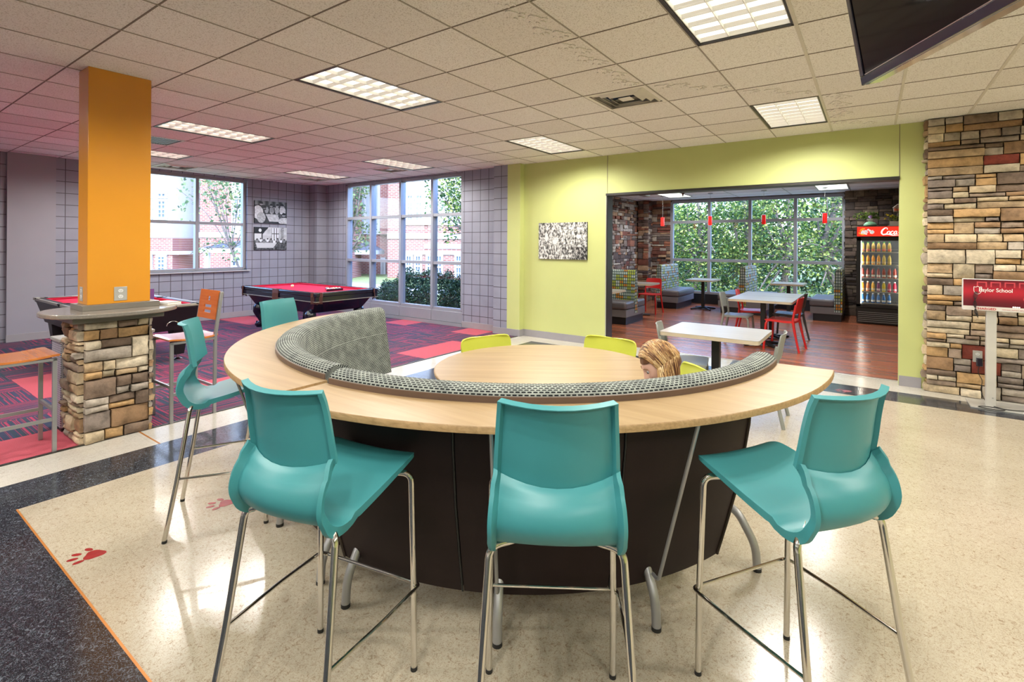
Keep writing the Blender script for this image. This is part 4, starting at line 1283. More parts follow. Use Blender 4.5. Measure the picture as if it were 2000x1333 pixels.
# ------------------------------------------------------------------ dining room: booths
def sign(v): return 1 if v > 0 else -1
def bench(name, loc, rz, label, L, back_h=1.08, sides=(1,), wb=.14, seatd=.50):
    """upholstered booth bench; length L along local y, seats on +x (and -x)"""
    r = empty(name, loc, rz, label, 'booth bench', 'grey booth benches with patterned backs')
    # back: tapered slab, rounded top
    hw0, hw1 = wb / 2, .055
    pr = [(-hw0, .20), (hw0, .20), (hw1 + .02, .70), (hw1, back_h - .04), (hw1 - .02, back_h - .012), (0, back_h), (-hw1 + .02, back_h - .012), (-hw1, back_h - .04), (-hw1 - .02, .70)]
    g = [0]
    for i in range(len(pr)): g.append(g[-1] + math.dist(pr[i], pr[(i + 1) % len(pr)]))
    v = []; uv = []
    for k in range(2):
        for i in range(len(pr) + 1):
            a, b = pr[i % len(pr)]; v.append((a, k * L, b)); uv.append((k * L, g[i]))
    w = len(pr) + 1
    f = [(i, i + 1, w + i + 1, w + i) for i in range(len(pr))]
    m = MB(); m.add(v, f, None, uv)
    e = [(pr[i][0], 0, pr[i][1]) for i in range(len(pr))]
    m.add(e, [tuple(range(len(pr)))], None, [(a + .3, b) for a, b in pr]); m.add([(a, L, b) for a, _, b in e], [tuple(range(len(pr)))], None, [(a + .3, b) for a, b in pr])
    m.build('back', MT['boothfab'], r, angle=40, weld=.0001)
    for s in sides:
        q0, q1 = sorted((s * (wb / 2 - .01), s * (wb / 2 + seatd)))
        bx(q0, q1, 0.0, L, .30, .46).build('seat_cushion', MT['boothgrey'], r, bevel=.05, segs=4)
        q0, q1 = sorted((0 if len(sides) > 1 else -s * wb / 2, s * (wb / 2 + seatd - .02)))
        bx(q0, q1, 0.004, L - .004, .15, .295).build('riser', MT['boothbase'], r, bevel=.004)
        q0, q1 = sorted((0 if len(sides) > 1 else -s * (wb / 2 - .02), s * (wb / 2 + seatd - .07)))
        bx(q0, q1, .03, L - .03, 0, .15).build('kick_base', MT['kick'], r)
    return r
bench('booth_bench', (-3.93, 9.90, 0), PI / 2, 'back to back booth bench nearest the opening, patterned back facing the viewer', 1.50, 1.08, (1, -1), .13, .46)
bench('booth_bench', (-4.40, 12.60, 0), 0, 'single booth bench in the stone corner, pale end towards the viewer', 1.38, 1.10, (1,), .15, .43)
bench('booth_bench', (-2.42, 12.56, 0), 0, 'back to back booth bench in the middle of the dining room window', 1.38, 1.11, (1, -1), .15, .48)
bench('booth_bench', (-.56, 12.56, 0), 0, 'single booth bench right of the window beside the drinks cooler', 1.38, 1.11, (-1,), .14, .46)

def cafe_table(x0, x1, y0, y1, label, z=.75, base='x', name='cafe_table', grp=None):
    r = empty(name, ((x0 + x1) / 2, (y0 + y1) / 2, 0), 0, label, 'table', grp)
    a, b = (x1 - x0) / 2, (y1 - y0) / 2
    R = .04; p = []
    for (sx, sy, st) in ((1, 1, 0), (-1, 1, 1), (-1, -1, 2), (1, -1, 3)):
        for k in range(6):
            t = st * PI / 2 + k * PI / 10
            p.append((sx * (a - R) + R * math.cos(t), sy * (b - R) + R * math.sin(t)))
    MB().prism(p, z - .004, z).build('tabletop', MT['whitetop'], r)
    MB().prism([(q * .999, w * .999) for q, w in p], z - .036, z - .004).build('edge_band', MT['tabedge'], r, angle=30)
    bx(-.037, .037, -.037, .037, .03, z - .045).build('column', MT['blackmetal'], r, bevel=.006)
    bx(-.12, .12, -.12, .12, z - .048, z - .036).build('top_plate', MT['blackmetal'], r)
    m = MB()
    for k in range(4):
        t = PI / 4 + k * PI / 2 if base == 'x' else k * PI / 2
        m.tube([(0, 0, .045), (.12 * math.cos(t), .12 * math.sin(t), .04), (.33 * math.cos(t), .33 * math.sin(t), .018)], [.030, .026, .020], 8)
    m.build('cross_base', MT['blackmetal'], r)
    return r
cafe_table(-1.67, -.79, 4.79, 5.54, 'pale rectangular table in front of the wide opening')
cafe_table(-1.85, -.95, 8.46, 9.285, 'nearer of the two pale tables pushed together in the dining room')
cafe_table(-1.85, -.95, 9.295, 10.08, 'farther of the two pale tables pushed together in the dining room')
cafe_table(-3.75, -3.10, 12.62, 13.45, 'narrow table between the corner bench and the middle bench by the window')
cafe_table(-1.85, -1.20, 12.55, 13.35, 'table in front of the window between the middle bench and the right bench')
cafe_table(-4.75, -3.86, 10.52, 11.14, 'white table behind the front booth bench, with a red chair at its far side')
cafe_table(-4.70, -3.74, 8.15, 8.93, 'table cut off by the green wall in front of the front booth bench')

# plastic cafe chairs
def make_plastic_chair(mat):
    r = empty('plastic_chair', (0, 0, 0))
    U = [-1, -.7, -.3, 0, .3, .7, 1]
    sp = cr([(.22, .432, .19), (.205, .45, .205), (.08, .452, .212), (-.08, .445, .205), (-.19, .452, .19)], 3)
    P, N = surf(sp, U, 0, 0, zb=lambda t: .008); sheet_mesh(P, N, .016, .03, cap0=True).build('seat', mat, r, bevel=.004)
    bp = cr([(-.213, .575, .178), (-.222, .60, .188), (-.235, .68, .190), (-.250, .76, .186), (-.257, .795, .178), (-.260, .808, .155)], 3)
    P, N = surf(bp, U, 0, 0, yb=lambda t: .030, zb=lambda t: -.012); sheet_mesh(P, N, .010, .014, cap0=True).build('backrest', mat, r, bevel=.003)
    for s in (-1, 1):
        MB().tube(fillet([(s * .185, .17, .435), (s * .198, .20, .40), (s * .215, .225, .0)], .03), [.016] * 8 + [.014], 10, flat=1.0).build('leg', mat, r)
        MB().tube(cr([(s * .180, -.205, .70), (s * .188, -.185, .56), (s * .190, -.175, .45), (s * .203, -.215, .22), (s * .218, -.265, 0)], 4), [.013] * 4 + [.016] * 4 + [.019] * 4 + [.016] * 5, 10).build('rear_leg', mat, r)
    return r
PC = {k: make_plastic_chair(MT[m_]) for k, m_ in (('grey', 'greyplastic'), ('red', 'redplastic'), ('dark', 'darkplastic'))}
used = set()
for (k, x, y, fx, fy, lb) in [
    ('grey', -1.50, 5.03, .96, .20, 'grey plastic chair at the left end of the table in front of the opening'),
    ('grey', -.88, 5.09, -1, -.04, 'grey plastic chair at the right end of the table in front of the opening'),
    ('grey', -1.80, 8.93, 1, .0, 'grey plastic chair at the left side of the joined tables'),
    ('red', -1.72, 9.72, 1, .05, 'red plastic chair at the left side of the farther joined table'),
    ('red', -1.10, 8.78, -1, .12, 'red plastic chair at the right side of the joined tables, nearest the cooler'),
    ('dark', -1.12, 9.62, -1, .05, 'charcoal plastic chair behind the red chair at the joined tables'),
    ('red', -4.22, 11.50, -.02, -1, 'red plastic chair in front of the stone corner beside the booth benches')]:
    o = PC[k] if k not in used else copy_tree(PC[k])
    used.add(k)
    o.location = (x, y, 0); o.rotation_euler = (0, 0, face(fx, fy))
    tag(o, lb, 'chair', 'plastic chairs in the dining area')

# pendants
for i, x in enumerate((-4.40, -3.22, -2.03, -.83)):
    r = empty('pendant_lamp', (x, 12.85, H2), 0, ['leftmost red glass pendant lamp, hanging in front of the stone corner', 'second red glass pendant from the left, in front of a window mullion', 'third red glass pendant from the left, above the middle booth bench', 'rightmost red glass pendant lamp, nearest the drinks cooler'][i], 'pendant lamp', 'red glass pendant lamps')
    MB().lathe([(0, 0), (.055, 0), (.06, -.015), (.02, -.03), (0, -.03)], n=20).build('canopy', MT['silver'], r)
    MB().tube([(0, 0, -.03), (0, 0, -.58)], .003, 6).build('cord', MT['silver'], r)
    rt = NT('red_lamp_glass_%d' % i); rt.base((.55, .012, .012), .15, coat=.4); rt.b.inputs['Emission Color'].default_value = (1, .02, .015, 1); rt.b.inputs['Emission Strength'].default_value = (1.6, 1.0, .22, .25)[i]
    MB().lathe([(.015, -.565), (.043, -.57), (.045, -.58), (.045, -.785), (.040, -.785), (.040, -.585), (.015, -.575)], n=20).build('shade', rt.m, r, angle=50)
    MB().lathe([(0, -.60), (.014, -.61), (.016, -.66), (0, -.68)], n=12).build('bulb', emit('warm_bulb_%d' % i, (1, .6, .3), 4 if i < 2 else .4), r)
for i, (x, y) in enumerate(((-3.72, 12.3), (-.62, 11.4))):
    r = empty('sprinkler', (x, y, H2), 0, ['small dark cone fitting on the dining ceiling between the first two pendants', 'small dark cone fitting on the dining ceiling above the drinks cooler'][i], 'sprinkler')
    MB().lathe([(0, 0), (.045, 0), (.05, -.01), (.02, -.05), (.012, -.10), (0, -.10)], n=16).build('cone', MT['leather'], r)
r = empty('track_light', (-4.55, 11.0, H2), 0, 'white linear light track on the dining ceiling near the front booth', 'track light')
bx(-.02, .02, -.9, .9, -.05, 0).build('track', MT['white'], r, bevel=.003)
bx(.06, .22, .45, .75, -.12, -.02).build('driver_box', MT['silver'], r, bevel=.01)
bx(.10, .18, .55, .65, -.02, 0).build('mount', MT['silver'], r)

# ------------------------------------------------------------------ drinks cooler
def stroke_letters(m, strokes, ox, oz, sc, y, rad, shear=.25, zs=1.0):
    for st in strokes:
        pts = cr([(a, b) for a, b, *_ in st], 5)
        ws = cr([((q[2] if len(q) > 2 else 1.0),) for q in st], 5)
        m.tube([(ox + (a + b * shear) * sc, y, oz + b * sc * zs) for a, b in pts], [rad * w[0] for w in ws], 6, flat=1.0)
C_ = [[(.85, .72, .7), (.78, .95, 1), (.45, .98, 1.5), (.12, .62, 2.2), (.10, .22, 2.2), (.40, -.02, 1.6), (.80, .10, 1), (1.0, .28, .6)]]
def o_(x): return [[(x + .25, .50, 1), (x + .05, .35, 1.5), (x + .03, .12, 1.5), (x + .20, 0, 1.2), (x + .40, .12, 1.4), (x + .42, .36, 1.3), (x + .25, .50, 1)]]
def c_(x): return [[(x + .40, .40, .9), (x + .25, .50, 1), (x + .05, .34, 1.5), (x + .04, .12, 1.5), (x + .20, 0, 1.2), (x + .45, .14, .7)]]
def a_(x): return [[(x + .38, .45, 1), (x + .22, .50, 1), (x + .05, .34, 1.5), (x + .04, .10, 1.5), (x + .18, 0, 1.2), (x + .36, .16, 1), (x + .40, .48, 1), (x + .38, .10, 1.4), (x + .50, .02, .9), (x + .60, .12, .6)]]
def l_(x): return [[(x, .20, .8), (x + .18, .80, 1), (x + .12, 1.0, 1), (x + .04, .85, 1.2), (x + .04, .15, 1.5), (x + .14, 0, 1.1), (x + .28, .12, .7)]]
def shift(st, d): return [[(q[0] + d,) + tuple(q[1:]) for q in s_] for s_ in st]
coke = C_ + o_(.95) + c_(1.48) + a_(2.0) + [[(2.66, .28, 1), (2.86, .28, 1)]] + shift(C_, 2.95) + o_(3.9) + l_(4.46) + a_(4.85) + [[(.35, -.10, .7), (1.2, -.02, 1.1), (2.0, -.16, 1.3), (2.8, -.12, .6)]]
fr = empty('drinks_cooler', (.14, 12.60, 0), 0, 'black glass door drinks cooler with red lit header beside the window', 'cooler')
W, D = .39, .68
m = MB()
m.box(-W, -W + .055, .06, D, .12, 1.79); m.box(W - .055, W + .17, .06, D, .12, 1.79); m.box(-W, W, D - .04, D, .12, 1.79); m.box(-W + .05, W - .05, .06, D, .12, .36); m.box(-W + .05, W - .05, .06, D, 1.74, 1.79)
m.build('cabinet', MT['blackcab'], fr, smooth=False)
bx(-W + .005, W + .165, .03, .06, .02, .335).build('lower_panel', MT['blackcab'], fr, bevel=.004)
g = MB()
for k in range(6): g.box(-W + .03, W - .03, .018, .034, .05 + k * .038, .058 + k * .038)
g.build('vent_grille', MT['silver'], fr, smooth=False)
dr = MB(); ring = ((-W, -W + .075, .355, 1.77), (W - .085, W, .355, 1.77), (-W, W, 1.71, 1.77), (-W, W, .345, .405))
ring += ((W, W + .17, .345, 1.77),)
for (a, b, c, d) in ring: dr.box(a, b, 0, .045, c, d)
door = dr.build('door', MT['blackcab'], fr, smooth=False)
bx(-W + .07, W - .08, .020, .025, .40, 1.715).build('pane', MT['glass'], door, smooth=False)
MB().tube(fillet([(W - .04, 0, .85), (W - .04, -.04, .87), (W - .04, -.04, 1.23), (W - .04, 0, 1.25)], .02), .009, 8).build('handle', MT['gloss'], door)
bx(-W + .055, W - .055, D - .06, D - .042, .37, 1.74).build('liner', plain('cooler_liner', (.10, .11, .14), .4), fr, smooth=False)
shz = [.43, .665, .945, 1.215, 1.475]
shelves = []
for z in shz:
    s = MB()
    s.box(-W + .06, W - .06, .07, .085, z - .012, z + .004)
    for k in range(20): s.box(-W + .07 + k * .034, -W + .073 + k * .034, .085, D - .07, z - .004, z)
    for zz in (z + .055,): s.box(-W + .07, W - .10, .072, .076, zz, zz + .004)
    s.build('shelf', MT['trimmetal'], fr, smooth=False)
hd = MB(); hd.box(-W - .005, W + .175, .0, D, 1.79, 2.005); hd.build('header_box', MT['blackcab'], fr, bevel=.004)
rt = NT('backlit_red_sign'); rt.base((.70, .012, .006), .3); rt.b.inputs['Emission Color'].default_value = (1, .035, .015, 1); rt.b.inputs['Emission Strength'].default_value = .75
bx(-W + .008, W + .162, -.006, .0, 1.80, 1.995).build('header_sign', rt.m, fr, smooth=False)
m = MB(); stroke_letters(m, coke, .010, 1.838, .104, -.008, .0062, zs=1.25)
m.build('script_lettering', emit('sign_white', (1, .95, .9), .7), fr)
# splash of ice and glow at the left of the sign, generic shapes
m = MB(); random.seed(3)
icec = [(.75, .85, .85), (.55, .72, .70), (.85, .80, .70), (.60, .62, .60), (.90, .88, .82)]
for k in range(42):
    a = random.uniform(-1, 1); cx, cz = -.205 + a * .105, 1.885 + random.uniform(-.055, .055) * (1 - abs(a) * .6)
    s_ = random.uniform(.010, .026)
    m.prism([(cx + s_ * math.cos(t) * random.uniform(.7, 1.2), cz + s_ * math.sin(t) * random.uniform(.5, 1.0)) for t in [2 * PI * q / 6 for q in range(6)]], -.0085 - k * .00001, -.006, random.choice(icec), Matrix(((1, 0, 0, 0), (0, 0, 1, 0), (0, 1, 0, 0), (0, 0, 0, 1))))
for k in range(14):
    cx, cz = random.uniform(-.355, -.26), random.uniform(1.83, 1.965); s_ = random.uniform(.012, .024)
    m.prism([(cx + s_ * math.cos(t), cz + s_ * math.sin(t) * .8) for t in [2 * PI * q / 8 for q in range(8)]], -.0075 - k * .00001, -.006, (1.0, random.uniform(.22, .45), .03), Matrix(((1, 0, 0, 0), (0, 0, 1, 0), (0, 1, 0, 0), (0, 0, 0, 1))))
m.build('sign_splash', vcol('printed_splash', .4, em=.5), fr, smooth=False)
# inner strip lamps of the cooler
for sx in (-1, 1):
    bx(sx * (W - .075) - .006, sx * (W - .075) + .006, .06, .068, .42, 1.70).build('strip_lamp', emit('cooler_strip%d' % sx, (1, .93, .80), 34.0), fr, smooth=False)

bx(-W + .09, W - .09, .06, .068, 1.712, 1.722).build('strip_lamp', emit('cooler_strip_top', (1, .93, .80), 34.0), fr, smooth=False)  # strip under the header, added to brighten the bottles
BM = {}
def bmat(c, gloss=.15):
    key = tuple(round(x, 3) for x in c)
    if key not in BM: BM[key] = plain('drink_%d' % len(BM), c, gloss, coat=.3, var=.05)
    return BM[key]
def make_bottle(name, body, label_c, cap, h=.20, r0=.031, kind='juice'):
    r = empty(name, (0, 0, 0))
    if kind == 'juice': pr = [(0, 0), (r0 * .9, 0), (r0, .008), (r0, h * .30), (r0 * .92, h * .36), (r0, h * .44), (r0, h * .62), (r0 * .75, h * .78), (.014, h * .88), (.013, h * .94), (0, h * .94)]
    else: pr = [(0, 0), (r0 * .9, 0), (r0, .006), (r0 * .95, h * .30), (r0, h * .55), (r0 * .7, h * .72), (.012, h * .86), (.012, h * .93), (0, h * .93)]
    MB().lathe(pr, n=14).build('bottle', bmat(body), r)
    MB().lathe([(r0 * 1.0 + .0006, h * .12), (r0 * 1.015 + .0008, h * .13), (r0 * 1.015 + .0008, h * .30), (r0 * 1.0 + .0006, h * .31)], n=14).build('label_band', bmat(label_c, .4), r)
    MB().lathe([(.0155, h * .90), (.016, h * .91), (.016, h), (0, h * 1.0)], n=12).build('cap', bmat(cap, .4), r)
    return r
rows = [  # (names, body, label, cap) from left to right
  (.43, 'bottom shelf', 'blue sports drink bottle', [((.02, .14, .42), (.75, .75, .72), (.80, .80, .80))] * 6, 'sport'),
  (.665, 'second shelf up', '', [('orange drink bottle', (.85, .28, .02), (.85, .55, .25), (.8, .75, .7)), ('pinkish orange drink bottle', (.80, .20, .08), (.85, .55, .45), (.85, .8, .75)), ('amber drink bottle', (.80, .42, .03), (.85, .65, .3), (.85, .8, .75)), ('purple drink bottle', (.20, .02, .09), (.7, .5, .5), (.85, .8, .8)), ('yellow drink bottle', (.70, .52, .03), (.75, .70, .35), (.85, .85, .8)), ('dark red drink bottle', (.42, .01, .04), (.60, .25, .28), (.85, .75, .75)), ('bright red drink bottle', (.60, .01, .05), (.70, .30, .35), (.85, .8, .8))], 'juice'),
  (.945, 'middle shelf', 'red tea bottle', [((.30, .03, .02), (.75, .62, .50), (.12, .04, .04))] * 7, 'juice'),
  (1.215, 'second shelf down', 'orange juice bottle', [((.85, .34, .02), (.80, .55, .20), (.30, .20, .02))] * 6, 'juice'),
  (1.475, 'top shelf', 'green and red labelled juice bottle', [((.45, .30, .08), (.60, .10, .06), (.03, .25, .05))] * 6, 'juice'),
]
ordn = ['first', 'second', 'third', 'fourth', 'fifth', 'sixth', 'seventh']
for (z, sh, nm, lst, kd) in rows:
    proto = None
    for i, it in enumerate(lst):
        if nm == '': nme, bo, la, ca = it
        else: nme, (bo, la, ca) = nm, it
        if nm == 'orange juice bottle' and i > 3: bo = (.60, .45, .10)
        if nm and proto is not None and not (nm == 'orange juice bottle' and i == 4): o = copy_tree(proto)
        else:
            o = make_bottle('drink_bottle', bo, la, ca, .205 if kd == 'juice' else .20, .030, kd)
            proto = o
        o.location = (.14 - .285 + i * .0885, 12.60 + .135, z + .004)
        tag(o, '%s, %s from left, cooler %s' % (nme, ordn[i], sh), 'bottle', 'drink bottles in the cooler')

# on top of the cooler
r = empty('potted_ivy', (-.02, 12.72, 2.005), 0, 'green vase with white cup, lilac ball and trailing ivy on top of the cooler', 'potted plant')
MB().lathe([(0, 0), (.075, 0), (.115, .02), (.115, .045), (.075, .085), (.03, .10), (0, .10)], n=24).build('green_dome', plain('mint_ceramic', (.22, .48, .30), .3), r)
m = MB(); frustum(m, (.035, .035), (.062, .062), .10, .16); m.build('white_cup', MT['white'], r, bevel=.004)
MB().lathe([(.036 * math.sin(PI * k / 12), .20 - .036 * math.cos(PI * k / 12)) for k in range(13)], n=18).build('lilac_ball', plain('lilac', (.42, .25, .60), .6, bump=.5, bscale=90), r)
def leaf_quad(m, p, d, up_, L, Wd, c):
    d = d.normalized(); s = d.cross(up_)
    s = s.normalized() if s.length > 1e-4 else Vector((1, 0, 0))
    a = p; b = p + d * L * .45 + s * Wd; e = p + d * L; f = p + d * L * .45 - s * Wd
    m.add([a, b, e, f], [(0, 1, 2, 3)], (c, c, c))
m = MB(); random.seed(8); st = MB()
for k in range(16):
    a = random.uniform(0, 2 * PI); dx, dy = math.cos(a), math.sin(a) * .5
    L = random.uniform(.10, .30)
    pts = [Vector((dx * .03, dy * .03 + .03, .14))]
    for q in range(1, 8):
        t = q / 7; pts.append(Vector((dx * (.03 + L * t), dy * (.03 + L * t) + .03, .14 + .14 * math.sin(t * 2.6) * (1 if k % 3 else .5) - (.03 * t if k % 2 else 0))))
    st.tube(pts, .0025, 5)
    for p in pts[1:]:
        for _ in range(4): leaf_quad(m, p, Vector((random.uniform(-1, 1), random.uniform(-1, .3), random.uniform(-.5, .8))), Vector((random.random(), random.random(), 1)), random.uniform(.03, .06), .012, random.uniform(.3, .9))
st.build('stem', MT['bark'], r)
tag(m.build('foliage', MT['leaf1'], r, smooth=False), kind='stuff')
r = empty('planter', (.42, 12.72, 2.005), 0, 'cream flower box with yellow flowers at the right on top of the cooler', 'planter')
m = MB()
for (a, b, c, d) in ((-.13, .13, -.05, -.04), (-.13, .13, .04, .05), (-.13, -.12, -.05, .05), (.12, .13, -.05, .05)): m.box(a, b, c, d, 0, .10)
m.build('box', plain('cream_wood', (.55, .50, .40), .6), r, bevel=.002)
bx(-.12, .12, -.04, .04, .0, .085).build('soil', MT['bark'], r)
m = MB(); fl_ = MB(); st = MB()
for k in range(14):
    x, y = random.uniform(-.14, .10), random.uniform(-.04, .04); h = random.uniform(.14, .24)
    tp_ = Vector((x * 1.3 - .02, y, h)); st.tube([(x, y, .08), tp_], .0025, 5)
    for _ in range(6): leaf_quad(m, Vector((x, y, random.uniform(.10, h))), Vector((random.uniform(-1, 1), random.uniform(-1, .5), random.uniform(-.2, .8))), Vector((0, .3, 1)), .05, .012, random.uniform(.4, 1))
    for _ in range(7): leaf_quad(fl_, tp_, Vector((random.uniform(-1, 1), random.uniform(-1, 1), random.uniform(-.3, 1))), Vector((.2, .1, 1)), .035, .014, .5)
tag(m.build('foliage', MT['leaf1'], r, smooth=False), kind='stuff'); st.build('stem', MT['bark'], r)
tag(fl_.build('yellow_flowers', plain('yellow_petal', (.65, .52, .02), .6), r, smooth=False), kind='stuff')
r = empty('birdhouse', (.43, 12.80, 2.005), 0, 'small wooden birdhouse on a post with orange decoration behind the flower box', 'birdhouse')
MB().tube([(0, 0, 0), (0, 0, .30)], .009, 8).build('post', MT['bark'], r)
Mv = Matrix(((1, 0, 0, 0), (0, 0, -1, 0), (0, 1, 0, 0), (0, 0, 0, 1)))
m = MB(); m.prism([(-.065, .30), (.065, .30), (.075, .38), (0, .44), (-.075, .38)], -.03, .03, None, Mv); m.build('house', plain('weathered_wood', (.36, .26, .20), .8, var=.3), r, bevel=.002)
m = MB()
for s in (-1, 1): m.tube([(s * .085, -.04, .37), (0, -.04, .447)], .006, 6)
m.build('roof_edge', MT['white'], r)
m = MB()
for k in range(24): leaf_quad(m, Vector((random.uniform(-.05, .03), -.035, .33)), Vector((random.uniform(-1, 1), -.4, random.uniform(-1, 1))), Vector((0, 0, 1)), .035, .012, .5)
tag(m.build('orange_bow', plain('orange_ribbon', (.75, .14, .04), .5), r, smooth=False), kind='stuff')

# ------------------------------------------------------------------ charging kiosk, wall outlet
k_ = empty('charging_station', (.965, 6.80, 0), 0, 'red charging station on a silver post in front of the stone wall', 'charging station')
bx(-.16, .33, -.12, .22, 0, .012).build('base_plate', MT['plate'], k_, bevel=.002)
bx(-.038, .038, -.03, .03, .012, .98).build('post', plain('satin_post', (.60, .58, .54), .35, .3), k_, bevel=.003)
MB().tube([(.012, -.031, .10), (.012, -.034, .10)], .006, 10).build('screw', MT['silver'], k_)
bx(-.215, .40, -.05, .03, .955, 1.265).build('housing', MT['white'], k_, bevel=.006)
def picture(m, x0, x1, z0, z1, y, nx, nz, fn, flip=False):
    dx, dz = (x1 - x0) / nx, (z1 - z0) / nz
    for j in range(nz):
        for i in range(nx):
            c = fn((i + .5) / nx, (j + .5) / nz)
            m.add([(x0 + i * dx, y, z0 + j * dz), (x0 + (i + 1) * dx, y, z0 + j * dz), (x0 + (i + 1) * dx, y, z0 + (j + 1) * dz), (x0 + i * dx, y, z0 + (j + 1) * dz)], [(0, 1, 2, 3)], c)
def kfn(u, v):
    if v < .13: return (.70, .66, .62)
    g = math.exp(-((v - .62) / .22) ** 2)
    c = (.10 + .38 * g, .002 + .010 * g, .012 + .02 * g)
    q = (u - .15) / .165; fr_ = q - math.floor(q)
    if .76 < v < .93 and 0 < q < 5 and (abs(fr_ - .12) < .04 or abs(fr_ - .78) < .04 or (.12 < fr_ < .78 and v > .905) ): c = (.60, .06, .08)
    d = math.hypot((u - .86), (v - .42) * .55)
    if abs(d - .14) < .012: c = (.62, .04, .06)
    return c
m = MB(); picture(m, -.212, .397, .958, 1.262, -.0515, 122, 60, kfn); m.fixn = False
m.build('graphic_panel', vcol('printed_red_panel', .3, coat=.4), k_, smooth=False)
def text(body, size, loc, mat, parent, name, rot=(PI / 2, 0, 0), ext=.0006, shear=0, bold=0, align='LEFT', sx=1.0):
    cu = bpy.data.curves.new(name, 'FONT'); cu.body = body; cu.size = size; cu.extrude = ext; cu.shear = shear; cu.offset = bold; cu.align_x = align
    o = bpy.data.objects.new(name, cu); COL.objects.link(o)
    dg = bpy.context.evaluated_depsgraph_get()
    me = bpy.data.meshes.new_from_object(o.evaluated_get(dg)); bpy.data.objects.remove(o)
    me.materials.clear(); me.materials.append(mat)
    ob = bpy.data.objects.new(name, me); COL.objects.link(ob); ob.parent = parent; ob.location = loc; ob.rotation_euler = rot; ob.scale = (sx, 1, 1)
    return ob
wl_ = plain('white_lettering', (.85, .82, .80), .4)
text('Baylor School', .052, (-.098, -.0525, 1.145), wl_, k_, 'name_lettering', bold=.0006, sx=.84)
text('CHARGED', .030, (-.125, -.0525, .966), plain('red_lettering', (.55, .02, .03), .4), k_, 'charged_lettering', bold=.0004, sx=1.1)
text('YOUR WORK. YOUR PLAY. RECHARGED', .010, (.07, -.0525, .972), plain('pink_lettering', (.60, .15, .15), .4), k_, 'small_lettering')
sh = MB().tube([(x, -.053, z) for x, z in cr([(-.133, 1.19), (-.118, 1.186), (-.105, 1.194), (-.092, 1.186), (-.077, 1.19), (-.077, 1.15), (-.088, 1.128), (-.105, 1.118), (-.122, 1.128), (-.133, 1.15), (-.133, 1.19)], 3)], .0022, 6).build('shield_outline', wl_, k_)
m = MB()
for k in range(4): m.box(.145 + k * .014, .154 + k * .014, -.0528, -.0515, 1.000, 1.010, None)
m.build('icon_row', MT['lens_cool'], k_, smooth=False)
for (x, lb) in ((-.125, 0), (.285, 1)):
    m = MB()
    for k in range(4): m.tube(cr([(x + k * .006, -.053, 1.14), (x - .012 + k * .008, -.075, 1.09), (x + .010 - k * .008, -.07, 1.02), (x - .006 + k * .006, -.078, .95), (x + .012 + k * .003, -.075, .905 - k * .008)], 5), .0022, 6)
    m.tube([(x + .012, -.075, .93), (x + .02, -.075, .90)], .006, 8)
    m.build('charging_cables', MT['cord'], k_)
m = MB()
m.tube(cr([(.02, -.034, .02), (.09, -.10, .018), (.02, -.15, .018), (-.10, -.12, .018), (-.05, -.07, .018), (.10, -.09, .02), (.22, -.05, .018), (.33, .02, .018)], 6), .004, 6)
m.build('floor_cable', MT['cord'], k_)
ow = outlet((.905, 7.085, .445), 0, 'pale outlet plate on the brick patch in the stone wall, black charger plugged in', .075, .12)
ad = empty('power_adapter', (.915, 7.077, .405), 0, 'black charger plugged into the outlet on the stone wall', 'charger')
bx(-.026, .026, -.045, -.0, -.055, .03).build('body', MT['gloss'], ad, bevel=.006)
MB().tube(cr([(0, -.03, -.05), (-.01, -.035, -.12), (.02, -.04, -.20), (.01, -.045, -.30), (.035, -.10, -.39), (.02, -.20, -.392), (.03, -.25, -.385)], 5), .003, 6).build('cord', MT['cord'], ad)

# ------------------------------------------------------------------ ceiling television
tv = empty('television', (-.03, 2.18, 2.15), 0, 'large black flat television hanging from the ceiling at the top right', 'television')
az = math.atan(118 / 982)
dd = (FWD * math.cos(az) + RGT * math.sin(az)); dd = -dd              # along the bottom edge, towards the viewer
nn = Vector((dd.y, -dd.x, 0))
if nn.dot(RGT) > 0: nn = -nn
tl = math.radians(10)
uu = (UP * math.cos(tl) + nn * math.sin(tl)); ns = (nn * math.cos(tl) - UP * math.sin(tl))
Mt = Matrix(((dd.x, uu.x, ns.x, 0), (dd.y, uu.y, ns.y, 0), (dd.z, uu.z, ns.z, 0), (0, 0, 0, 1)))
def tvbox(x0, x1, y0, y1, z0, z1, name, mat, bevel=0): return MB().box(x0, x1, y0, y1, z0, z1, None, Mt).build(name, mat, tv, bevel=bevel)
TW, TH = 1.12, .66
tvbox(0, TW, 0, TH, -.062, -.006, 'cabinet', MT['gloss'], .006)
m = MB()
for (a, b, c, d) in ((0, TW, 0, .030), (0, TW, TH - .03, TH), (0, .022, .03, TH - .03), (TW - .022, TW, .03, TH - .03)): m.box(a, b, c, d, -.006, .002, None, Mt)
m.build('bezel', MT['gloss'], tv, bevel=.002)
tvbox(.022, TW - .022, .030, TH - .03, -.006, -.002, 'screen', MT['screen'])
tvbox(.03, TW - .03, .030, .033, -.002, .0025, 'silver_line', MT['chrome'])
tvbox(.10, TW - .10, .06, TH - .10, -.095, -.060, 'rear_housing', MT['gloss'], .02)
tvbox(TW / 2 - .15, TW / 2 + .15, TH / 2 - .15, TH / 2 + .15, -.12, -.095, 'mount_plate', MT['blackmetal'])
c0 = Mt @ Vector((TW / 2, TH / 2, -.13))
MB().tube([c0 + Vector((0, 0, -.05)), Vector((c0.x, c0.y, H - 2.15))], .022, 12).build('ceiling_pole', MT['blackmetal'], tv)

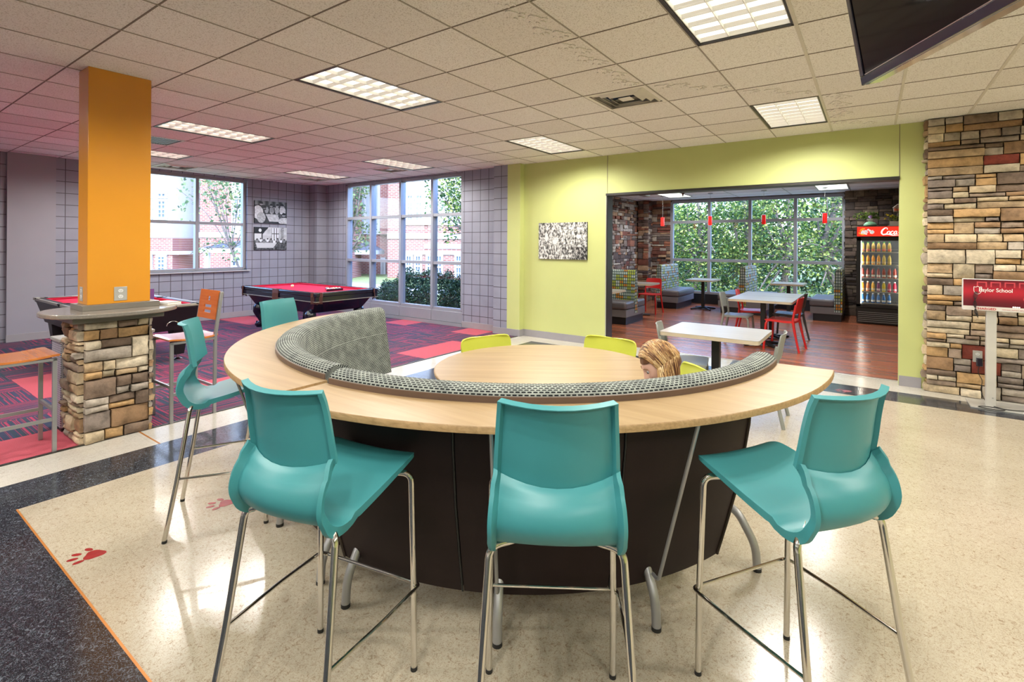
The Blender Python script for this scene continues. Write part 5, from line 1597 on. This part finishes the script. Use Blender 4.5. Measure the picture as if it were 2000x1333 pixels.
# ------------------------------------------------------------------ photographs on the walls
def blob(u, v, cx, cy, rx, ry): return ((u - cx) / rx) ** 2 + ((v - cy) / ry) ** 2 < 1
BW = lambda g, t=(1, 1, 1): (g * t[0], g * t[1], g * t[2])
blue = (.88, .93, 1.0)
def photo1(u, v):      # people gathered round a table, seen from above
    g = .10 + .10 * noise.noise(Vector((u * 9, v * 9, 1)))
    if v > .82: g = .25 + .15 * math.sin(u * 30)
    if (.30 + .35 * (.5 - v) < u < .78 - .2 * (.4 - v)) and .08 < v < .42: g = .62 + .12 * noise.noise(Vector((u * 14, v * 14, 2)))
    for (cx, cy, rx, ry, gg) in [(.10, .48, .16, .30, .70), (.20, .25, .13, .24, .55), (.52, .58, .07, .16, .45), (.36, .60, .06, .15, .5), (.68, .62, .07, .18, .5), (.86, .60, .10, .20, .65), (.92, .12, .20, .16, .62), (.80, .35, .08, .10, .2)]:
        if blob(u, v, cx, cy, rx, ry): g = gg + .15 * noise.noise(Vector((u * 20, v * 20, cx * 9)))
    for (cx, cy, r_) in [(.20, .88, .055), (.31, .70, .05), (.50, .82, .05), (.60, .76, .045), (.70, .84, .045), (.84, .84, .06), (.90, .42, .06), (.32, .62, .03)]:
        if blob(u, v, cx, cy, r_, r_ * 1.5): g = .05 if v > cy - .02 else .50
    return BW(min(.72, max(.004, g) ** 1.9 * 1.25), blue)
def photo2(u, v):      # room with a tall window, a clock and a table
    g = .62 + .10 * noise.noise(Vector((u * 8, v * 8, 4)))
    if v > .70 and u < .40 - (.95 - v) * .6: g = .03
    if blob(u, v, .17, .86, .045, .075): g = .85
    if u < .22 and .48 < v < .72: g = .70
    if .215 < u < .24 and .45 < v < .9: g = .06
    if .52 < u < .76 and .40 < v < .97:
        g = .85
        for q in (.52, .60, .68, .755):
            if abs(u - q) < .010: g = .12
        if abs(v - .72) < .012: g = .12
    if .80 < u < .90: g = .45 + .2 * noise.noise(Vector((u * 30, v * 20, 3)))
    if v < .42:
        g = .22 + .25 * noise.noise(Vector((u * 16, v * 16, 7)))
        if .04 + (.3 - v) * .2 < u < .68 - (.30 - v) * .5 and .08 < v < .32: g = .66
    for k in range(9):
        cx = .08 + k * .105
        if blob(u, v, cx, .40 + .03 * math.sin(k * 2.3), .045, .075): g = .75 if k % 2 else .4
        if blob(u, v, cx, .47 + .03 * math.sin(k * 2.3), .022, .035): g = .08
    return BW(min(.72, max(.004, g) ** 1.9 * 1.25), blue)
def crowd(u, v):
    n = noise.noise(Vector((u * 34, v * 15, 2.2))) + .7 * noise.noise(Vector((u * 70, v * 34, 5)))
    g = .5 + .75 * n
    if u > .70 and v < .35: g -= .25
    for (cx, cy, rx, ry) in [(.17, .60, .035, .12), (.84, .62, .05, .05), (.35, .48, .05, .07), (.68, .84, .05, .03)]:
        if blob(u, v, cx, cy, rx, ry): g = .8
    g = max(.0, min(.85, g)) ** 1.6
    return BW(g + .012, (1, .99, .95))
def poster(label, y0=None, y1=None, x0=None, x1=None, z0=0, z1=0, fn=None, nx=90, nz=60):
    if y0 is not None:
        r = empty('wall_photograph', (-11.05, (y0 + y1) / 2, z0), PI / 2, label, 'picture'); w = (y1 - y0) / 2
    else:
        r = empty('wall_photograph', ((x0 + x1) / 2, 7.25, z0), 0, label, 'picture'); w = (x1 - x0) / 2
    bx(-w, w, -.028, -.001, 0, z1 - z0).build('backing_board', MT['picedge'], r, smooth=False)
    m = MB(); picture(m, -w, w, 0, z1 - z0, -.0285, nx, nz, fn); m.fixn = False
    m.build('print', MT['pic'], r, smooth=False)
poster('upper black and white photograph of people around a table on the block wall', y0=5.69, y1=6.44, z0=2.03, z1=2.525, fn=photo1)
poster('lower black and white photograph of a room with a tall window on the block wall', y0=5.69, y1=6.44, z0=1.435, z1=1.94, fn=photo2)
poster('black and white crowd photograph on the green wall', x0=-4.605, x1=-3.693, z0=1.345, z1=1.952, fn=crowd, nx=130, nz=90)

# ------------------------------------------------------------------ person on the booth bench
def make_person():
    r = empty('person', (0, 0, 0), 0, 'person with long blond hair bent over the round table, seen from the side', 'person')
    F = Vector((-.80, -.60, 0)); S = Vector((.60, -.80, 0))      # facing, and towards the viewer's side
    V = []; E_ = []; Rr = []
    def vtx(p, rad, par=None):
        V.append(Vector(p)); Rr.append(rad)
        if par is not None: E_.append((par, len(V) - 1))
        return len(V) - 1
    hip = Vector((-.76, 2.76, .52))
    a = vtx(hip, .115); b = vtx(hip + F * .02 + Vector((0, 0, .09)), .105, a); c = vtx((-.79, 2.70, .70), .105, b)
    d = vtx((-.82, 2.655, .795), .100, c); e = vtx((-.85, 2.615, .855), .048, d); vtx((-.87, 2.590, .905), .048, e)
    for s in (-1, 1):
        h = vtx(hip + S * s * .085 - Vector((0, 0, .01)) + F * .02, .080, a)
        k = vtx(hip + S * s * .10 + F * .20 - Vector((0, 0, .025)), .068, h)
        k = vtx(hip + S * s * .10 + F * .39 - Vector((0, 0, .04)), .054, k)
        k = vtx(hip + S * s * .10 + F * .42 - Vector((0, 0, .22)), .046, k)
        k = vtx(hip + S * s * .10 + F * .40 - Vector((0, 0, .44)), .034, k)
        k = vtx(hip + S * s * .11 + F * .44 - Vector((0, 0, .483)), .032, k)
        vtx(hip + S * s * .115 + F * .56 - Vector((0, 0, .493)), .026, k)
        sh_ = vtx(Vector((-.825, 2.66, .80)) + S * s * .135, .047, d)
        el = vtx(Vector((-.90, 2.66, .690)) + S * s * .165, .038, sh_)
        w0 = Vector((-1.00, 2.575, .618)) + S * s * .085
        wr = vtx(w0, .023, el)
        fd = (F * 1.0 - S * s * .25).normalized(); fs = Vector((fd.y, -fd.x, 0)) * s
        pm = vtx(w0 + fd * .055 + Vector((0, 0, -.010)), .021, wr)
        for q, ln in ((-.028, .066), (-.009, .076), (.010, .072), (.028, .056)):
            f0 = vtx(w0 + fd * .085 + fs * q + Vector((0, 0, -.008)), .0095, pm)
            f1 = vtx(w0 + fd * (.085 + ln * .5) + fs * q * 1.15 + Vector((0, 0, -.006)), .0085, f0)
            vtx(w0 + fd * (.085 + ln) + fs * q * 1.2 + Vector((0, 0, -.018)), .0075, f1)
        t0 = vtx(w0 + fd * .04 - fs * .028 + Vector((0, 0, -.010)), .010, pm)
        vtx(w0 + fd * .075 - fs * .046 + Vector((0, 0, -.014)), .0085, t0)
    # head
    hc = Vector((-.885, 2.566, .968))
    Rh = Matrix(((S.x, F.x, 0), (S.y, F.y, 0), (0, 0, 1))).to_4x4()
    Rh = Matrix.Translation(hc) @ Rh @ Matrix.Rotation(math.radians(-34), 4, 'X')
    def g(d_, c_, w_): return math.exp(-((d_ - Vector(c_).normalized()).length / w_) ** 2)
    hm = MB(); vs_ = []; fs = []
    nu, nv = 64, 48
    for j in range(nv + 1):
        th = PI * j / nv
        for i in range(nu):
            ph = 2 * PI * i / nu
            d_ = Vector((math.sin(th) * math.sin(ph), math.sin(th) * math.cos(ph), math.cos(th)))
            q = Vector((d_.x * .071, d_.y * .092, d_.z * .112))
            if d_.z < 0: q.x *= 1 - .18 * (-d_.z) ** 1.2; q.y *= 1 - .05 * -d_.z
            k = 0
            k += .030 * g(d_, (0, 1, -.26), .15) + .011 * g(d_, (0, 1, -.06), .13)
            k += .010 * g(d_, (0, 1, -.50), .10) + .009 * g(d_, (0, .95, -.63), .10)
            k += .014 * g(d_, (0, .75, -.95), .22) + .006 * g(d_, (0, 1, .18), .25)
            for s in (-1, 1):
                k -= .008 * g(d_, (s * .36, 1, .05), .16); k += .005 * g(d_, (s * .55, .8, -.2), .2)
                k += .012 * g(d_, (s * 1, -.05, -.08), .10)
            vs_.append(Rh @ (q + d_ * k))
    for j in range(nv):
        for i in range(nu):
            l = (i + 1) % nu
            fs.append((j * nu + i, j * nu + l, (j + 1) * nu + l, (j + 1) * nu + i))
    for (i, j) in E_: hm.tube([V[i], V[j]], [Rr[i], Rr[j]], 16)
    for p, q in zip(V, Rr): hm.lathe([(q * math.sin(PI * k / 10), -q * math.cos(PI * k / 10)) for k in range(11)], p, 16)
    hm.add([q for q in vs_], fs)
    skin = plain('skin', (.74, .44, .33), .5, var=.06)
    body = hm.build('body', skin, r, weld=.00001)
    rm = body.modifiers.new('r', 'REMESH'); rm.mode = 'VOXEL'; rm.voxel_size = .0042; rm.use_smooth_shade = True
    sm0 = body.modifiers.new('s', 'SMOOTH'); sm0.iterations = 3; sm0.factor = .5
    def bake(ob):
        dg_ = bpy.context.evaluated_depsgraph_get()
        nm = bpy.data.meshes.new_from_object(ob.evaluated_get(dg_))
        ob.modifiers.clear()
        bm = bmesh.new(); bm.from_mesh(nm)
        seen = set(); best = []
        for v0 in bm.verts:
            if v0.index in seen: continue
            st_ = [v0]; seen.add(v0.index); isl = []
            while st_:
                v_ = st_.pop(); isl.append(v_)
                for e__ in v_.link_edges:
                    w_ = e__.other_vert(v_)
                    if w_.index not in seen: seen.add(w_.index); st_.append(w_)
            best.append(isl)
        best.sort(key=len)
        for isl in best[:-1]: bmesh.ops.delete(bm, geom=isl, context='VERTS')
        bm.to_mesh(nm); bm.free()
        nm.polygons.foreach_set('use_smooth', [True] * len(nm.polygons))
        ob.data = nm
    bake(body)
    # eyes, brows, lips
    for s in (-1, 1):
        d_ = Vector((s * .34, 1, .06)).normalized(); c_ = Vector((d_.x * .071, d_.y * .092, d_.z * .112)) * .885
        e_ = MB().lathe([(  .0095 * math.sin(PI * k / 10), -.0095 * math.cos(PI * k / 10)) for k in range(11)], n=16, M=Rh @ Matrix.Translation(c_)).build('eye', MT['white'], r)
        MB().lathe([(.0055 * math.sin(PI * k / 8), -.003 * math.cos(PI * k / 8)) for k in range(9)], n=12, M=Rh @ Matrix.Translation(c_ + Vector((0, .0082, -.002))) @ Matrix.Rotation(PI / 2, 4, 'X')).build('iris', MT['blackmetal'], e_)
        MB().tube([Rh @ Vector((s * .012, .094, .026)), Rh @ Vector((s * .030, .090, .032)), Rh @ Vector((s * .046, .078, .026))], [.002, .003, .0015], 6).build('eyebrow', plain('brow', (.28, .16, .07), .7), r)
    lp = plain('lips', (.55, .14, .11), .4)
    MB().tube([Rh @ Vector((-.022, .086, -.050)), Rh @ Vector((-.008, .1015, -.048)), Rh @ Vector((0, .1025, -.0495)), Rh @ Vector((.008, .1015, -.048)), Rh @ Vector((.022, .086, -.050))], [.001, .0045, .004, .0045, .001], 8).tube([Rh @ Vector((-.020, .086, -.053)), Rh @ Vector((0, .1005, -.059)), Rh @ Vector((.020, .086, -.053))], [.001, .0055, .001], 8).build('lips', lp, r)
    # hair
    rnd = random.Random(4); hb = MB()
    cols = [srgb(205, 168, 112), srgb(178, 134, 84), srgb(140, 96, 60), srgb(226, 196, 146), srgb(100, 64, 40), srgb(190, 150, 100)]
    vs_ = []; fs = []
    for j in range(25):
        th = PI * .62 * j / 24
        for i in range(48):
            ph = 2 * PI * i / 48
            d_ = Vector((math.sin(th) * math.sin(ph), math.sin(th) * math.cos(ph), math.cos(th)))
            t_ = min(th, PI * .62)
            if d_.y > .2 and d_.z < .55: d_ = Vector((d_.x, d_.y, max(d_.z, .50))).normalized()
            q = Vector((d_.x * .082, d_.y * .102 - .004, d_.z * .121))
            vs_.append(Rh @ q)
    for j in range(24):
        for i in range(48):
            l = (i + 1) % 48; fs.append((j * 48 + i, j * 48 + l, (j + 1) * 48 + l, (j + 1) * 48 + i))
    hb.add(vs_, fs, cols[4])
    Ri_ = Rh.to_3x3()
    down = Ri_.inverted() @ Vector((0, 0, -1))
    for k in range(760):
        s = rnd.choice((-1, 1))
        y0 = rnd.uniform(-.085, .075)
        spread = rnd.uniform(.1, 1.0)
        pts = []; n_ = 13
        # from the parting over the skull, then falling freely
        ya = lerp(y0, y0 * .8 - .015, 1)
        top = Vector((s * .002, y0, .121 * math.sqrt(max(0, 1 - (y0 / .102) ** 2))))
        side_y = y0 * .55 - .012 if y0 > .0 else y0 * .9
        for q in range(n_):
            t = q / (n_ - 1)
            if t < .5:
                an = t / .5 * (PI / 2 + .15)
                ry = math.sqrt(max(.03, 1 - (lerp(y0, side_y, t * 2) / .106) ** 2))
                p = Vector((s * .083 * math.sin(an) * ry, lerp(y0, side_y, t * 2), .123 * math.cos(an) * ry))
                last = p.copy()
            else:
                tt = (t - .5) / .5
                p = last + down * (tt * rnd_len) + Vector((s * .016 * math.sin(tt * 2.2), -.028 * tt * spread - .01 * tt, 0))
            if q == 0: rnd_len = rnd.uniform(.17, .27)
            jit = Vector((rnd.uniform(-1, 1), rnd.uniform(-1, 1), rnd.uniform(-1, 1))) * .0012
            pts.append(Rh @ (p * (1 + .02 * rnd.random()) + jit))
        c_ = rnd.choice(cols); f_ = rnd.uniform(.75, 1.15)
        hb.tube(pts, [.0022] + [.0034] * (n_ - 3) + [.0026, .0006], 5, tuple(x * f_ for x in c_), flat=1.6)
    for k in range(260):     # back of the head
        x0 = rnd.uniform(-.078, .078); pts = []
        for q in range(12):
            t = q / 11
            if t < .5:
                an = t / .5 * 1.75
                rx_ = math.sqrt(max(.02, 1 - (x0 / .084) ** 2))
                p = Vector((x0, -.106 * math.sin(an) * rx_ + .0, .123 * math.cos(an) * rx_)); last = p.copy()
                if q == 0: rl = rnd.uniform(.14, .24)
            else: p = last + down * ((t - .5) / .5 * rl) + Vector((0, -.012 * (t - .5), 0))
            pts.append(Rh @ (p * (1 + .015 * rnd.random())))
        c_ = rnd.choice(cols); f_ = rnd.uniform(.7, 1.1)
        hb.tube(pts, [.0022] + [.0034] * 9 + [.0026, .0006], 5, tuple(x * f_ for x in c_), flat=1.6)
    t = NT('blond_hair'); a_ = t.n('ShaderNodeVertexColor', layer_name='Col'); t.base(a_.outputs[0], .38, 0, 0, .5); t.b.inputs['Anisotropic'].default_value = .4
    tag(hb.build('hair', t.m, r, angle=80), kind='stuff')
    # dark top following the torso and upper arms, dark trousers
    def cloth(name, pts_list, mat):
        m_ = MB()
        for pl_ in pts_list: m_.tube([p for p, _ in pl_], [q for _, q in pl_], 18)
        ob = m_.build(name, mat, r)
        rm_ = ob.modifiers.new('r', 'REMESH'); rm_.mode = 'VOXEL'; rm_.voxel_size = .010; rm_.use_smooth_shade = True
        sm = ob.modifiers.new('s', 'SMOOTH'); sm.iterations = 4; bake(ob)
        return ob
    tor = [(hip + Vector((0, 0, -.02)), .145), (hip + F * .02 + Vector((0, 0, .09)), .130), (Vector((-.79, 2.70, .70)), .130), (Vector((-.82, 2.655, .79)), .125), (Vector((-.837, 2.633, .835)), .075), (Vector((-.845, 2.622, .85)), .060)]
    arms = []
    for s in (-1, 1):
        s0 = Vector((-.825, 2.66, .80)) + S * s * .03; s1 = Vector((-.825, 2.66, .798)) + S * s * .135; el = Vector((-.90, 2.66, .690)) + S * s * .165; w0 = Vector((-1.00, 2.575, .618)) + S * s * .085
        arms.append([(s0, .085), (s1, .068), (el, .050), (lerp(el, w0, .9), .033)])
    cloth('black_top', [tor] + arms, plain('black_knit', (.012, .012, .014), .85, bump=.3, bscale=200))
    legs_ = []
    for s in (-1, 1):
        legs_.append([(hip + S * s * .06, .10), (hip + S * s * .09 + F * .2 - Vector((0, 0, .02)), .080), (hip + S * s * .10 + F * .40 - Vector((0, 0, .045)), .072), (hip + S * s * .10 + F * .425 - Vector((0, 0, .22)), .060), (hip + S * s * .10 + F * .40 - Vector((0, 0, .42)), .046)])
    cloth('dark_trousers', legs_, plain('navy_denim', (.02, .03, .06), .85, bump=.3, bscale=200))
    for s in (-1, 1):
        c_ = hip + S * s * .112 + F * .47; c_.z = .0
        m_ = MB(); pts = [(c_ - F * .08 + Vector((0, 0, .045)), .042), (c_ + Vector((0, 0, .042)), .042), (c_ + F * .09 + Vector((0, 0, .036)), .036), (c_ + F * .125 + Vector((0, 0, .030)), .022)]
        m_.tube(cr([tuple(p) for p, _ in pts], 4), [q[0] for q in cr([(q,) for _, q in pts], 4)], 14).build('shoe', MT['white'], r)
make_person()

# ------------------------------------------------------------------ outdoors
bx(-70, 40, 7.5, 60, -.40, -.15).build('ground', MT['grass'], smooth=False)['kind'] = 'structure'
bx(-70, -11.3, -20, 7.5, -.40, -.15).build('ground', MT['grass'], smooth=False)['kind'] = 'structure'
struct(bx(-16, -5.9, 7.5, 8.1, -.2, -.12).build('path', MT['pave'], smooth=False))
struct(bx(-30, -12.2, 9.4, 14, -.2, -.13).build('path', MT['pave'], smooth=False))
struct(bx(-5.6, 2.6, 14.55, 16.2, -.2, -.13).build('path', MT['pave'], smooth=False))

D = 26.0
SCL = D / 982
def lx(px, d=D): return (px - 1000) * d / 982
def lz(px, py, d=D): return CAM_H + (479 + (px - 1000) * .00626 - py) * d / 982
bd = empty('brick_building', (0, 0, 0), YAW, 'red brick school building with white trim and paned windows across the lawn', 'building')
def seg(name, p0, p1, y0, y1, d, mat, dep=4, dd=0):
    """box whose front face shows at pixel columns p0..p1, rows y0..y1 at depth d"""
    return bx(lx(p0, d), lx(p1, d), d - dd, d + dep, lz((p0 + p1) / 2, y1, d), lz((p0 + p1) / 2, y0, d)).build(name, mat, bd, smooth=False)
def bwin(p0, p1, y0, y1, d, nx=2, nz=4, mid=True):
    x0, x1, z0, z1 = lx(p0, d), lx(p1, d), lz(p0, y1, d), lz(p0, y0, d)
    f = MB(); t = .055
    for k in range(nx + 1):
        a = lerp(x0, x1, k / nx); q = t if k in (0, nx) else .018
        f.box(a - q, a + q, d - .10, d + .02, z0, z1)
    for k in range(nz + 1):
        b = lerp(z0, z1, k / nz); q = t if k in (0, nz) else (.04 if (mid and k == nz // 2) else .018)
        f.box(x0 - t, x1 + t, d - .101, d + .02, b - q, b + q)
    o = f.build('window', MT['trimwhite'], bd, smooth=False)
    bx(x0, x1, d - .03, d + .0, z0, z1).build('pane', MT['darkglass'], o, smooth=False)
# far left block, recess, brick block, near block (unseen, set forward to shade the recess), recess, right block
seg('brick_wall', 60, 337, 464, 560, 25, MT['brick'])
seg('white_bay', 60, 337, 60, 464, 25, MT['trimwhite'], dd=.06)
seg('brick_wall', 330, 396, 462, 560, 28, MT['brick'], 3)
seg('panel_bay', 330, 396, 60, 463, 28, MT['panel'], 3, .05)
seg('panel_rail', 338, 390, 453, 461, 28, MT['trimwhite'], 1, .12)
seg('panel_post', 352, 358, 300, 455, 28, MT['trimwhite'], 1, .10)
seg('panel_rail', 350, 392, 372, 377, 28, MT['trimwhite'], 1, .09)
seg('brick_wall', 390, 560, 60, 560, 26, MT['brick'])
seg('stone_band', 390, 640, 455, 465, 26, MT['trimwhite'], 1, .08)
seg('white_bay', 453, 640, 60, 455, 26, MT['trimwhite'], 1, .06)
seg('brick_wall', 560, 655, 60, 560, 23, MT['brick'])
seg('panel_bay', 640, 745, 60, 458, 29, MT['panel'], 3, .05)
seg('brick_wall', 640, 760, 458, 560, 29, MT['brick'], 3)
seg('panel_post', 711, 716, 60, 458, 29, MT['trimwhite'], 1, .12); seg('panel_post', 738, 744, 60, 458, 29, MT['trimwhite'], 1, .12)
seg('brick_wall', 742, 762, 60, 458, 28.6, MT['brick'], 3)
seg('brick_wall', 757, 960, 60, 560, 26, MT['brick'])
seg('white_bay', 789, 960, 60, 436, 26, MT['trimwhite'], 1, .08)
seg('stone_band', 757, 960, 456, 467, 26, MT['trimwhite'], 1, .10)
seg('stone_band', 787, 960, 436, 440, 26, MT['trimwhite'], 1, .14)
seg('stone_band', 787, 960, 491, 498, 26, MT['trimwhite'], 1, .08)
seg('stone_band', 60, 352, 490, 497, 25, MT['trimwhite'], 1, .10)
seg('stone_band', 829, 905, 476, 486, 26, MT['trimwhite'], 1, .05)
# porch roofs
def porch(p0, p1, yt, yb, d):
    x0, x1 = lx(p0, d), lx(p1, d); zt, zb = lz(p0, yt, d), lz(p0, yb, d)
    m = MB(); m.add([(x0 - .2, d - 1.6, zb), (x1 + .2, d - 1.6, zb), (x1 + .2, d, zb), (x0 - .2, d, zb), (x0 + .8, d, zt), (x1 - .8, d, zt)], [(0, 1, 5, 4), (0, 4, 3), (1, 2, 5), (3, 4, 5, 2), (0, 3, 2, 1)])
    for k in range(9):
        a = lerp(x0 - .1, x1 + .1, k / 8); b = lerp(x0 + .9, x1 - .9, k / 8); m.tube([(a, d - 1.6, zb + .02), (b, d, zt + .02)], .02, 4)
    m.build('porch_roof', MT['roofmetal'], bd, smooth=False)
    bx(x0 - .25, x1 + .25, d - 1.65, d - .02, zb - .22, zb).build('porch_fascia', MT['trimwhite'], bd, smooth=False)
    for a in (x0, x1): bx(a - .09, a + .09, d - 1.55, d - 1.37, -.15, zb - .2).build('porch_post', MT['trimwhite'], bd, smooth=False)
porch(655, 742, 468, 488, 27.5)
porch(440, 520, 470, 484, 25.0)
for (a, b, c, d_, dep, nz) in [(283, 297, 392, 427, 24.94, 4), (283, 297, 377, 386, 24.94, 1), (309, 326, 392, 427, 24.94, 4), (309, 326, 377, 386, 24.94, 1), (340, 352, 391, 427, 27.95, 4), (340, 352, 377, 386, 27.95, 1),
                          (283, 297, 500, 530, 25, 4), (309, 325, 500, 530, 25, 4), (338, 352, 499, 530, 28, 4), (458, 476, 388, 428, 25.94, 4), (455, 470, 500, 530, 26, 3), (476, 490, 500, 530, 26, 3),
                          (795, 807, 395, 433, 25.92, 4), (812, 826, 395, 433, 25.92, 4), (795, 807, 381, 390, 25.92, 1), (812, 826, 381, 390, 25.92, 1),
                          (793, 805, 499, 541, 26, 4), (811, 823, 499, 541, 26, 4), (834, 846, 499, 541, 26, 4), (851, 864, 499, 545, 26, 4), (890, 902, 499, 545, 26, 4), (873, 884, 395, 433, 25.92, 4), (895, 906, 395, 433, 25.92, 4),
                          (696, 703, 390, 425, 28.95, 4), (681, 689, 498, 550, 29, 5), (690, 702, 498, 550, 29, 5), (746, 752, 505, 570, 28.9, 4)]:
    bwin(a, b, c, d_, dep, 2, nz, nz > 2)

def leaves(m, rnd, c, rad, n, size, shell=.35, lo=0.0, hi=1.0):
    n = int(n * .85)
    for _ in range(n):
        while True:
            p = Vector((rnd.uniform(-1, 1), rnd.uniform(-1, 1), rnd.uniform(-1, 1)))
            l = p.length
            if l < 1 and l > shell * rnd.random(): break
        q = Vector((c[0] + p.x * rad[0], c[1] + p.y * rad[1], c[2] + p.z * rad[2]))
        d = Vector((rnd.uniform(-1, 1), rnd.uniform(-1, 1), rnd.uniform(-.9, .5))).normalized()
        u = Vector((rnd.uniform(-1, 1), rnd.uniform(-1, 1), rnd.uniform(.2, 1)))
        s = size * rnd.uniform(.6, 1.3)
        leaf_quad(m, q, d, u, s, s * .32, rnd.uniform(lo, hi))
def tree(label, base, blobs, n, size, seed, mat='leaf1', trunk=.10, name='tree', cat='tree', group='trees outside the windows', branches=3, lean=0):
    rnd = random.Random(seed)
    r = empty(name, base, 0, label, cat, group)
    m = MB()
    vol = [b[3] * b[4] * b[5] for b in blobs]
    for b, v in zip(blobs, vol): leaves(m, rnd, b[:3], b[3:6], int(n * v / sum(vol)), size)
    m.fixn = False
    tag(m.build('foliage', MT[mat], r, smooth=False), kind='stuff')
    if trunk:
        tm = MB(); tops = sorted(blobs, key=lambda b: b[2]); top = tops[-1]
        mid = Vector((top[0] * .5 + lean, top[1] * .5, top[2] * .45))
        tm.tube(cr([(0, 0, -.05), tuple(mid), (top[0], top[1], top[2] + top[5] * .5)], 6), [lerp(trunk, trunk * .35, k / 12) for k in range(13)], 8)
        for b in blobs:
            s0 = mid * rnd.uniform(.8, 1.1)
            for q in range(branches):
                e = Vector(b[:3]) + Vector((rnd.uniform(-1, 1) * b[3], rnd.uniform(-1, 1) * b[4], rnd.uniform(-.6, .9) * b[5])) * .85
                mm = (s0 + e) / 2 + Vector((rnd.uniform(-.2, .2), 0, rnd.uniform(-.1, .3)))
                tm.tube(cr([tuple(s0), tuple(mm), tuple(e)], 4), [lerp(trunk * .42, .008, k / 8) for k in range(9)], 5)
        tm.build('trunk', MT['bark'], r)
    return r
def cw(px, py, d):
    l = lx(px, d); return FWD * d + RGT * l + Vector((0, 0, lz(px, py, d)))
def tree_at(label, px, d, blobpx, n, size, seed, **k):
    """base on the ground on the line of sight px; blobs given as (px, row, depth offset, radius, radius z) """
    base = cw(px, 479, d); base.z = -.15
    bl = []
    for (bp, by, off, ra, rz_) in blobpx:
        p = cw(bp, by, d + off) - base; bl.append((p.x, p.y, p.z, ra, ra, rz_))
    return tree(label, base, bl, n, size, seed, **k)
tree_at('leafy tree showing in the right pane of the tall windows', 935, 15, [(890, 360, 0, 1.0, .9), (870, 400, .4, .65, .6), (900, 420, 0, .7, .6), (925, 330, .5, 1.2, 1.0), (880, 460, -.2, .35, .3)], 4200, .105, 1, mat='leaf1')
tree_at('thin tree showing in the leftmost pane of the tall windows', 668, 15, [(695, 360, 0, .55, .5), (688, 410, 0, .45, .45), (700, 450, .3, .6, .4), (708, 480, 0, .35, .25), (670, 380, 0, .6, 1.2)], 2000, .105, 2, mat='leaf2')
tree_at('sparse branching tree outside the picture window, leaves against brick', 500, 14.5, [(465, 365, 0, 1.1, .42), (455, 410, 0, .58, .65), (430, 385, 0, .58, .42), (415, 480, 0, .45, .32), (470, 480, 0, .5, .65), (365, 390, .3, .36, .7), (375, 500, 0, .25, .16), (400, 350, 0, .7, .2)], 1000, .12, 3, mat='leaf2', trunk=.045, branches=2)
hedges = [(-10.45, 9.1, .50, .50, .34), (-9.55, 8.95, .58, .60, .50), (-8.60, 8.95, .62, .62, .50), (-7.70, 8.9, .60, .60, .48)]
for i, (x, y, rx_, ry_, rz_) in enumerate(hedges):
    rnd = random.Random(70 + i); r = empty('shrub', (x, y, -.15), 0, ['low dark green shrub at the left of the row outside the tall windows', 'rounded dark green shrub outside the third pane of the tall windows', 'dark green shrub outside the left of the rightmost tall pane', 'dark green shrub partly hidden behind the block wall by the tall windows'][i], 'shrub', 'evergreen shrubs outside the tall windows')
    m = MB(); leaves(m, rnd, (0, 0, rz_), (rx_, ry_, rz_), 5200, .055, .85)
    for q in range(9): leaves(m, rnd, (rnd.uniform(-.6, .6) * rx_, rnd.uniform(-.5, .5) * ry_, rz_ * 1.85 + rnd.uniform(-.1, .08)), (.12, .12, .14), 130, .055)
    m.fixn = False
    tag(m.build('foliage', MT['hedge'], r, smooth=False), kind='stuff')
    tm = MB()
    for q in range(6):
        a = q * 1.05; tm.tube([(0, 0, 0), (rx_ * .5 * math.cos(a), ry_ * .5 * math.sin(a), rz_), (rx_ * .75 * math.cos(a), ry_ * .75 * math.sin(a), rz_ * 1.6)], [.02, .014, .005], 5)
    tm.build('stem', MT['bark'], r)
TB = ['leafy tree outside the dining window behind the leftmost pendant', 'bright leafy tree outside the dining window behind the second pendant', 'tree outside the dining window behind the middle bench', 'tree outside the dining window right of the third pendant', 'tree with a leaning trunk outside the right pane of the dining window', 'tall tree farther back outside the left dining window panes', 'tall tree farther back outside the middle dining window panes', 'tall tree farther back outside the right dining window panes']
for i, (x, y, h) in enumerate([(-7.0, 19.5, 3.4), (-5.4, 19.0, 3.6), (-3.9, 19.4, 3.7), (-2.5, 18.8, 4.2), (-.6, 19.2, 4.4), (-8.0, 24.5, 3.5), (-4.8, 25, 4.4), (-1.6, 24.5, 5.8)]):
    big = i > 4
    s_ = 1.5 if big else 1.0
    bl = [(0, 0, h * .62, 1.05 * s_, 1.0, 1.0 * s_), (-.5, .1, h * .30, .95 * s_, .9, .8), (.6, -.2, h * .36, .9 * s_, .9, .85), (.2, 0, h * .85, .9 * s_, .9, .75 * s_), (-.2, -.2, .10, 1.1 * s_, .8, .55)]
    tree(TB[i], (x, y, -.15), bl, 6500 if not big else 4200, .105 if not big else .19, 40 + i, mat='leaf1', trunk=.13, lean=(-.8 if i == 4 else .2))
rnd = random.Random(99)
r = empty('undergrowth', (-3.5, 21.8, -.15), 0, 'dark undergrowth along the ground behind the trees outside the dining window', 'undergrowth')
m = MB()
for q in range(16): leaves(m, rnd, (-5.5 + q * .75, rnd.uniform(-.5, .5), .6), (.8, .6, .9), 420, .15)
for q in range(16): leaves(m, rnd, (-7.5 + q * .85, rnd.uniform(5, 6), 2.0 + q * .06), (1.1, .8, 2.0), 520, .22)
m.fixn = False
tag(m.build('foliage', MT['hedge'], r, smooth=False), kind='stuff')
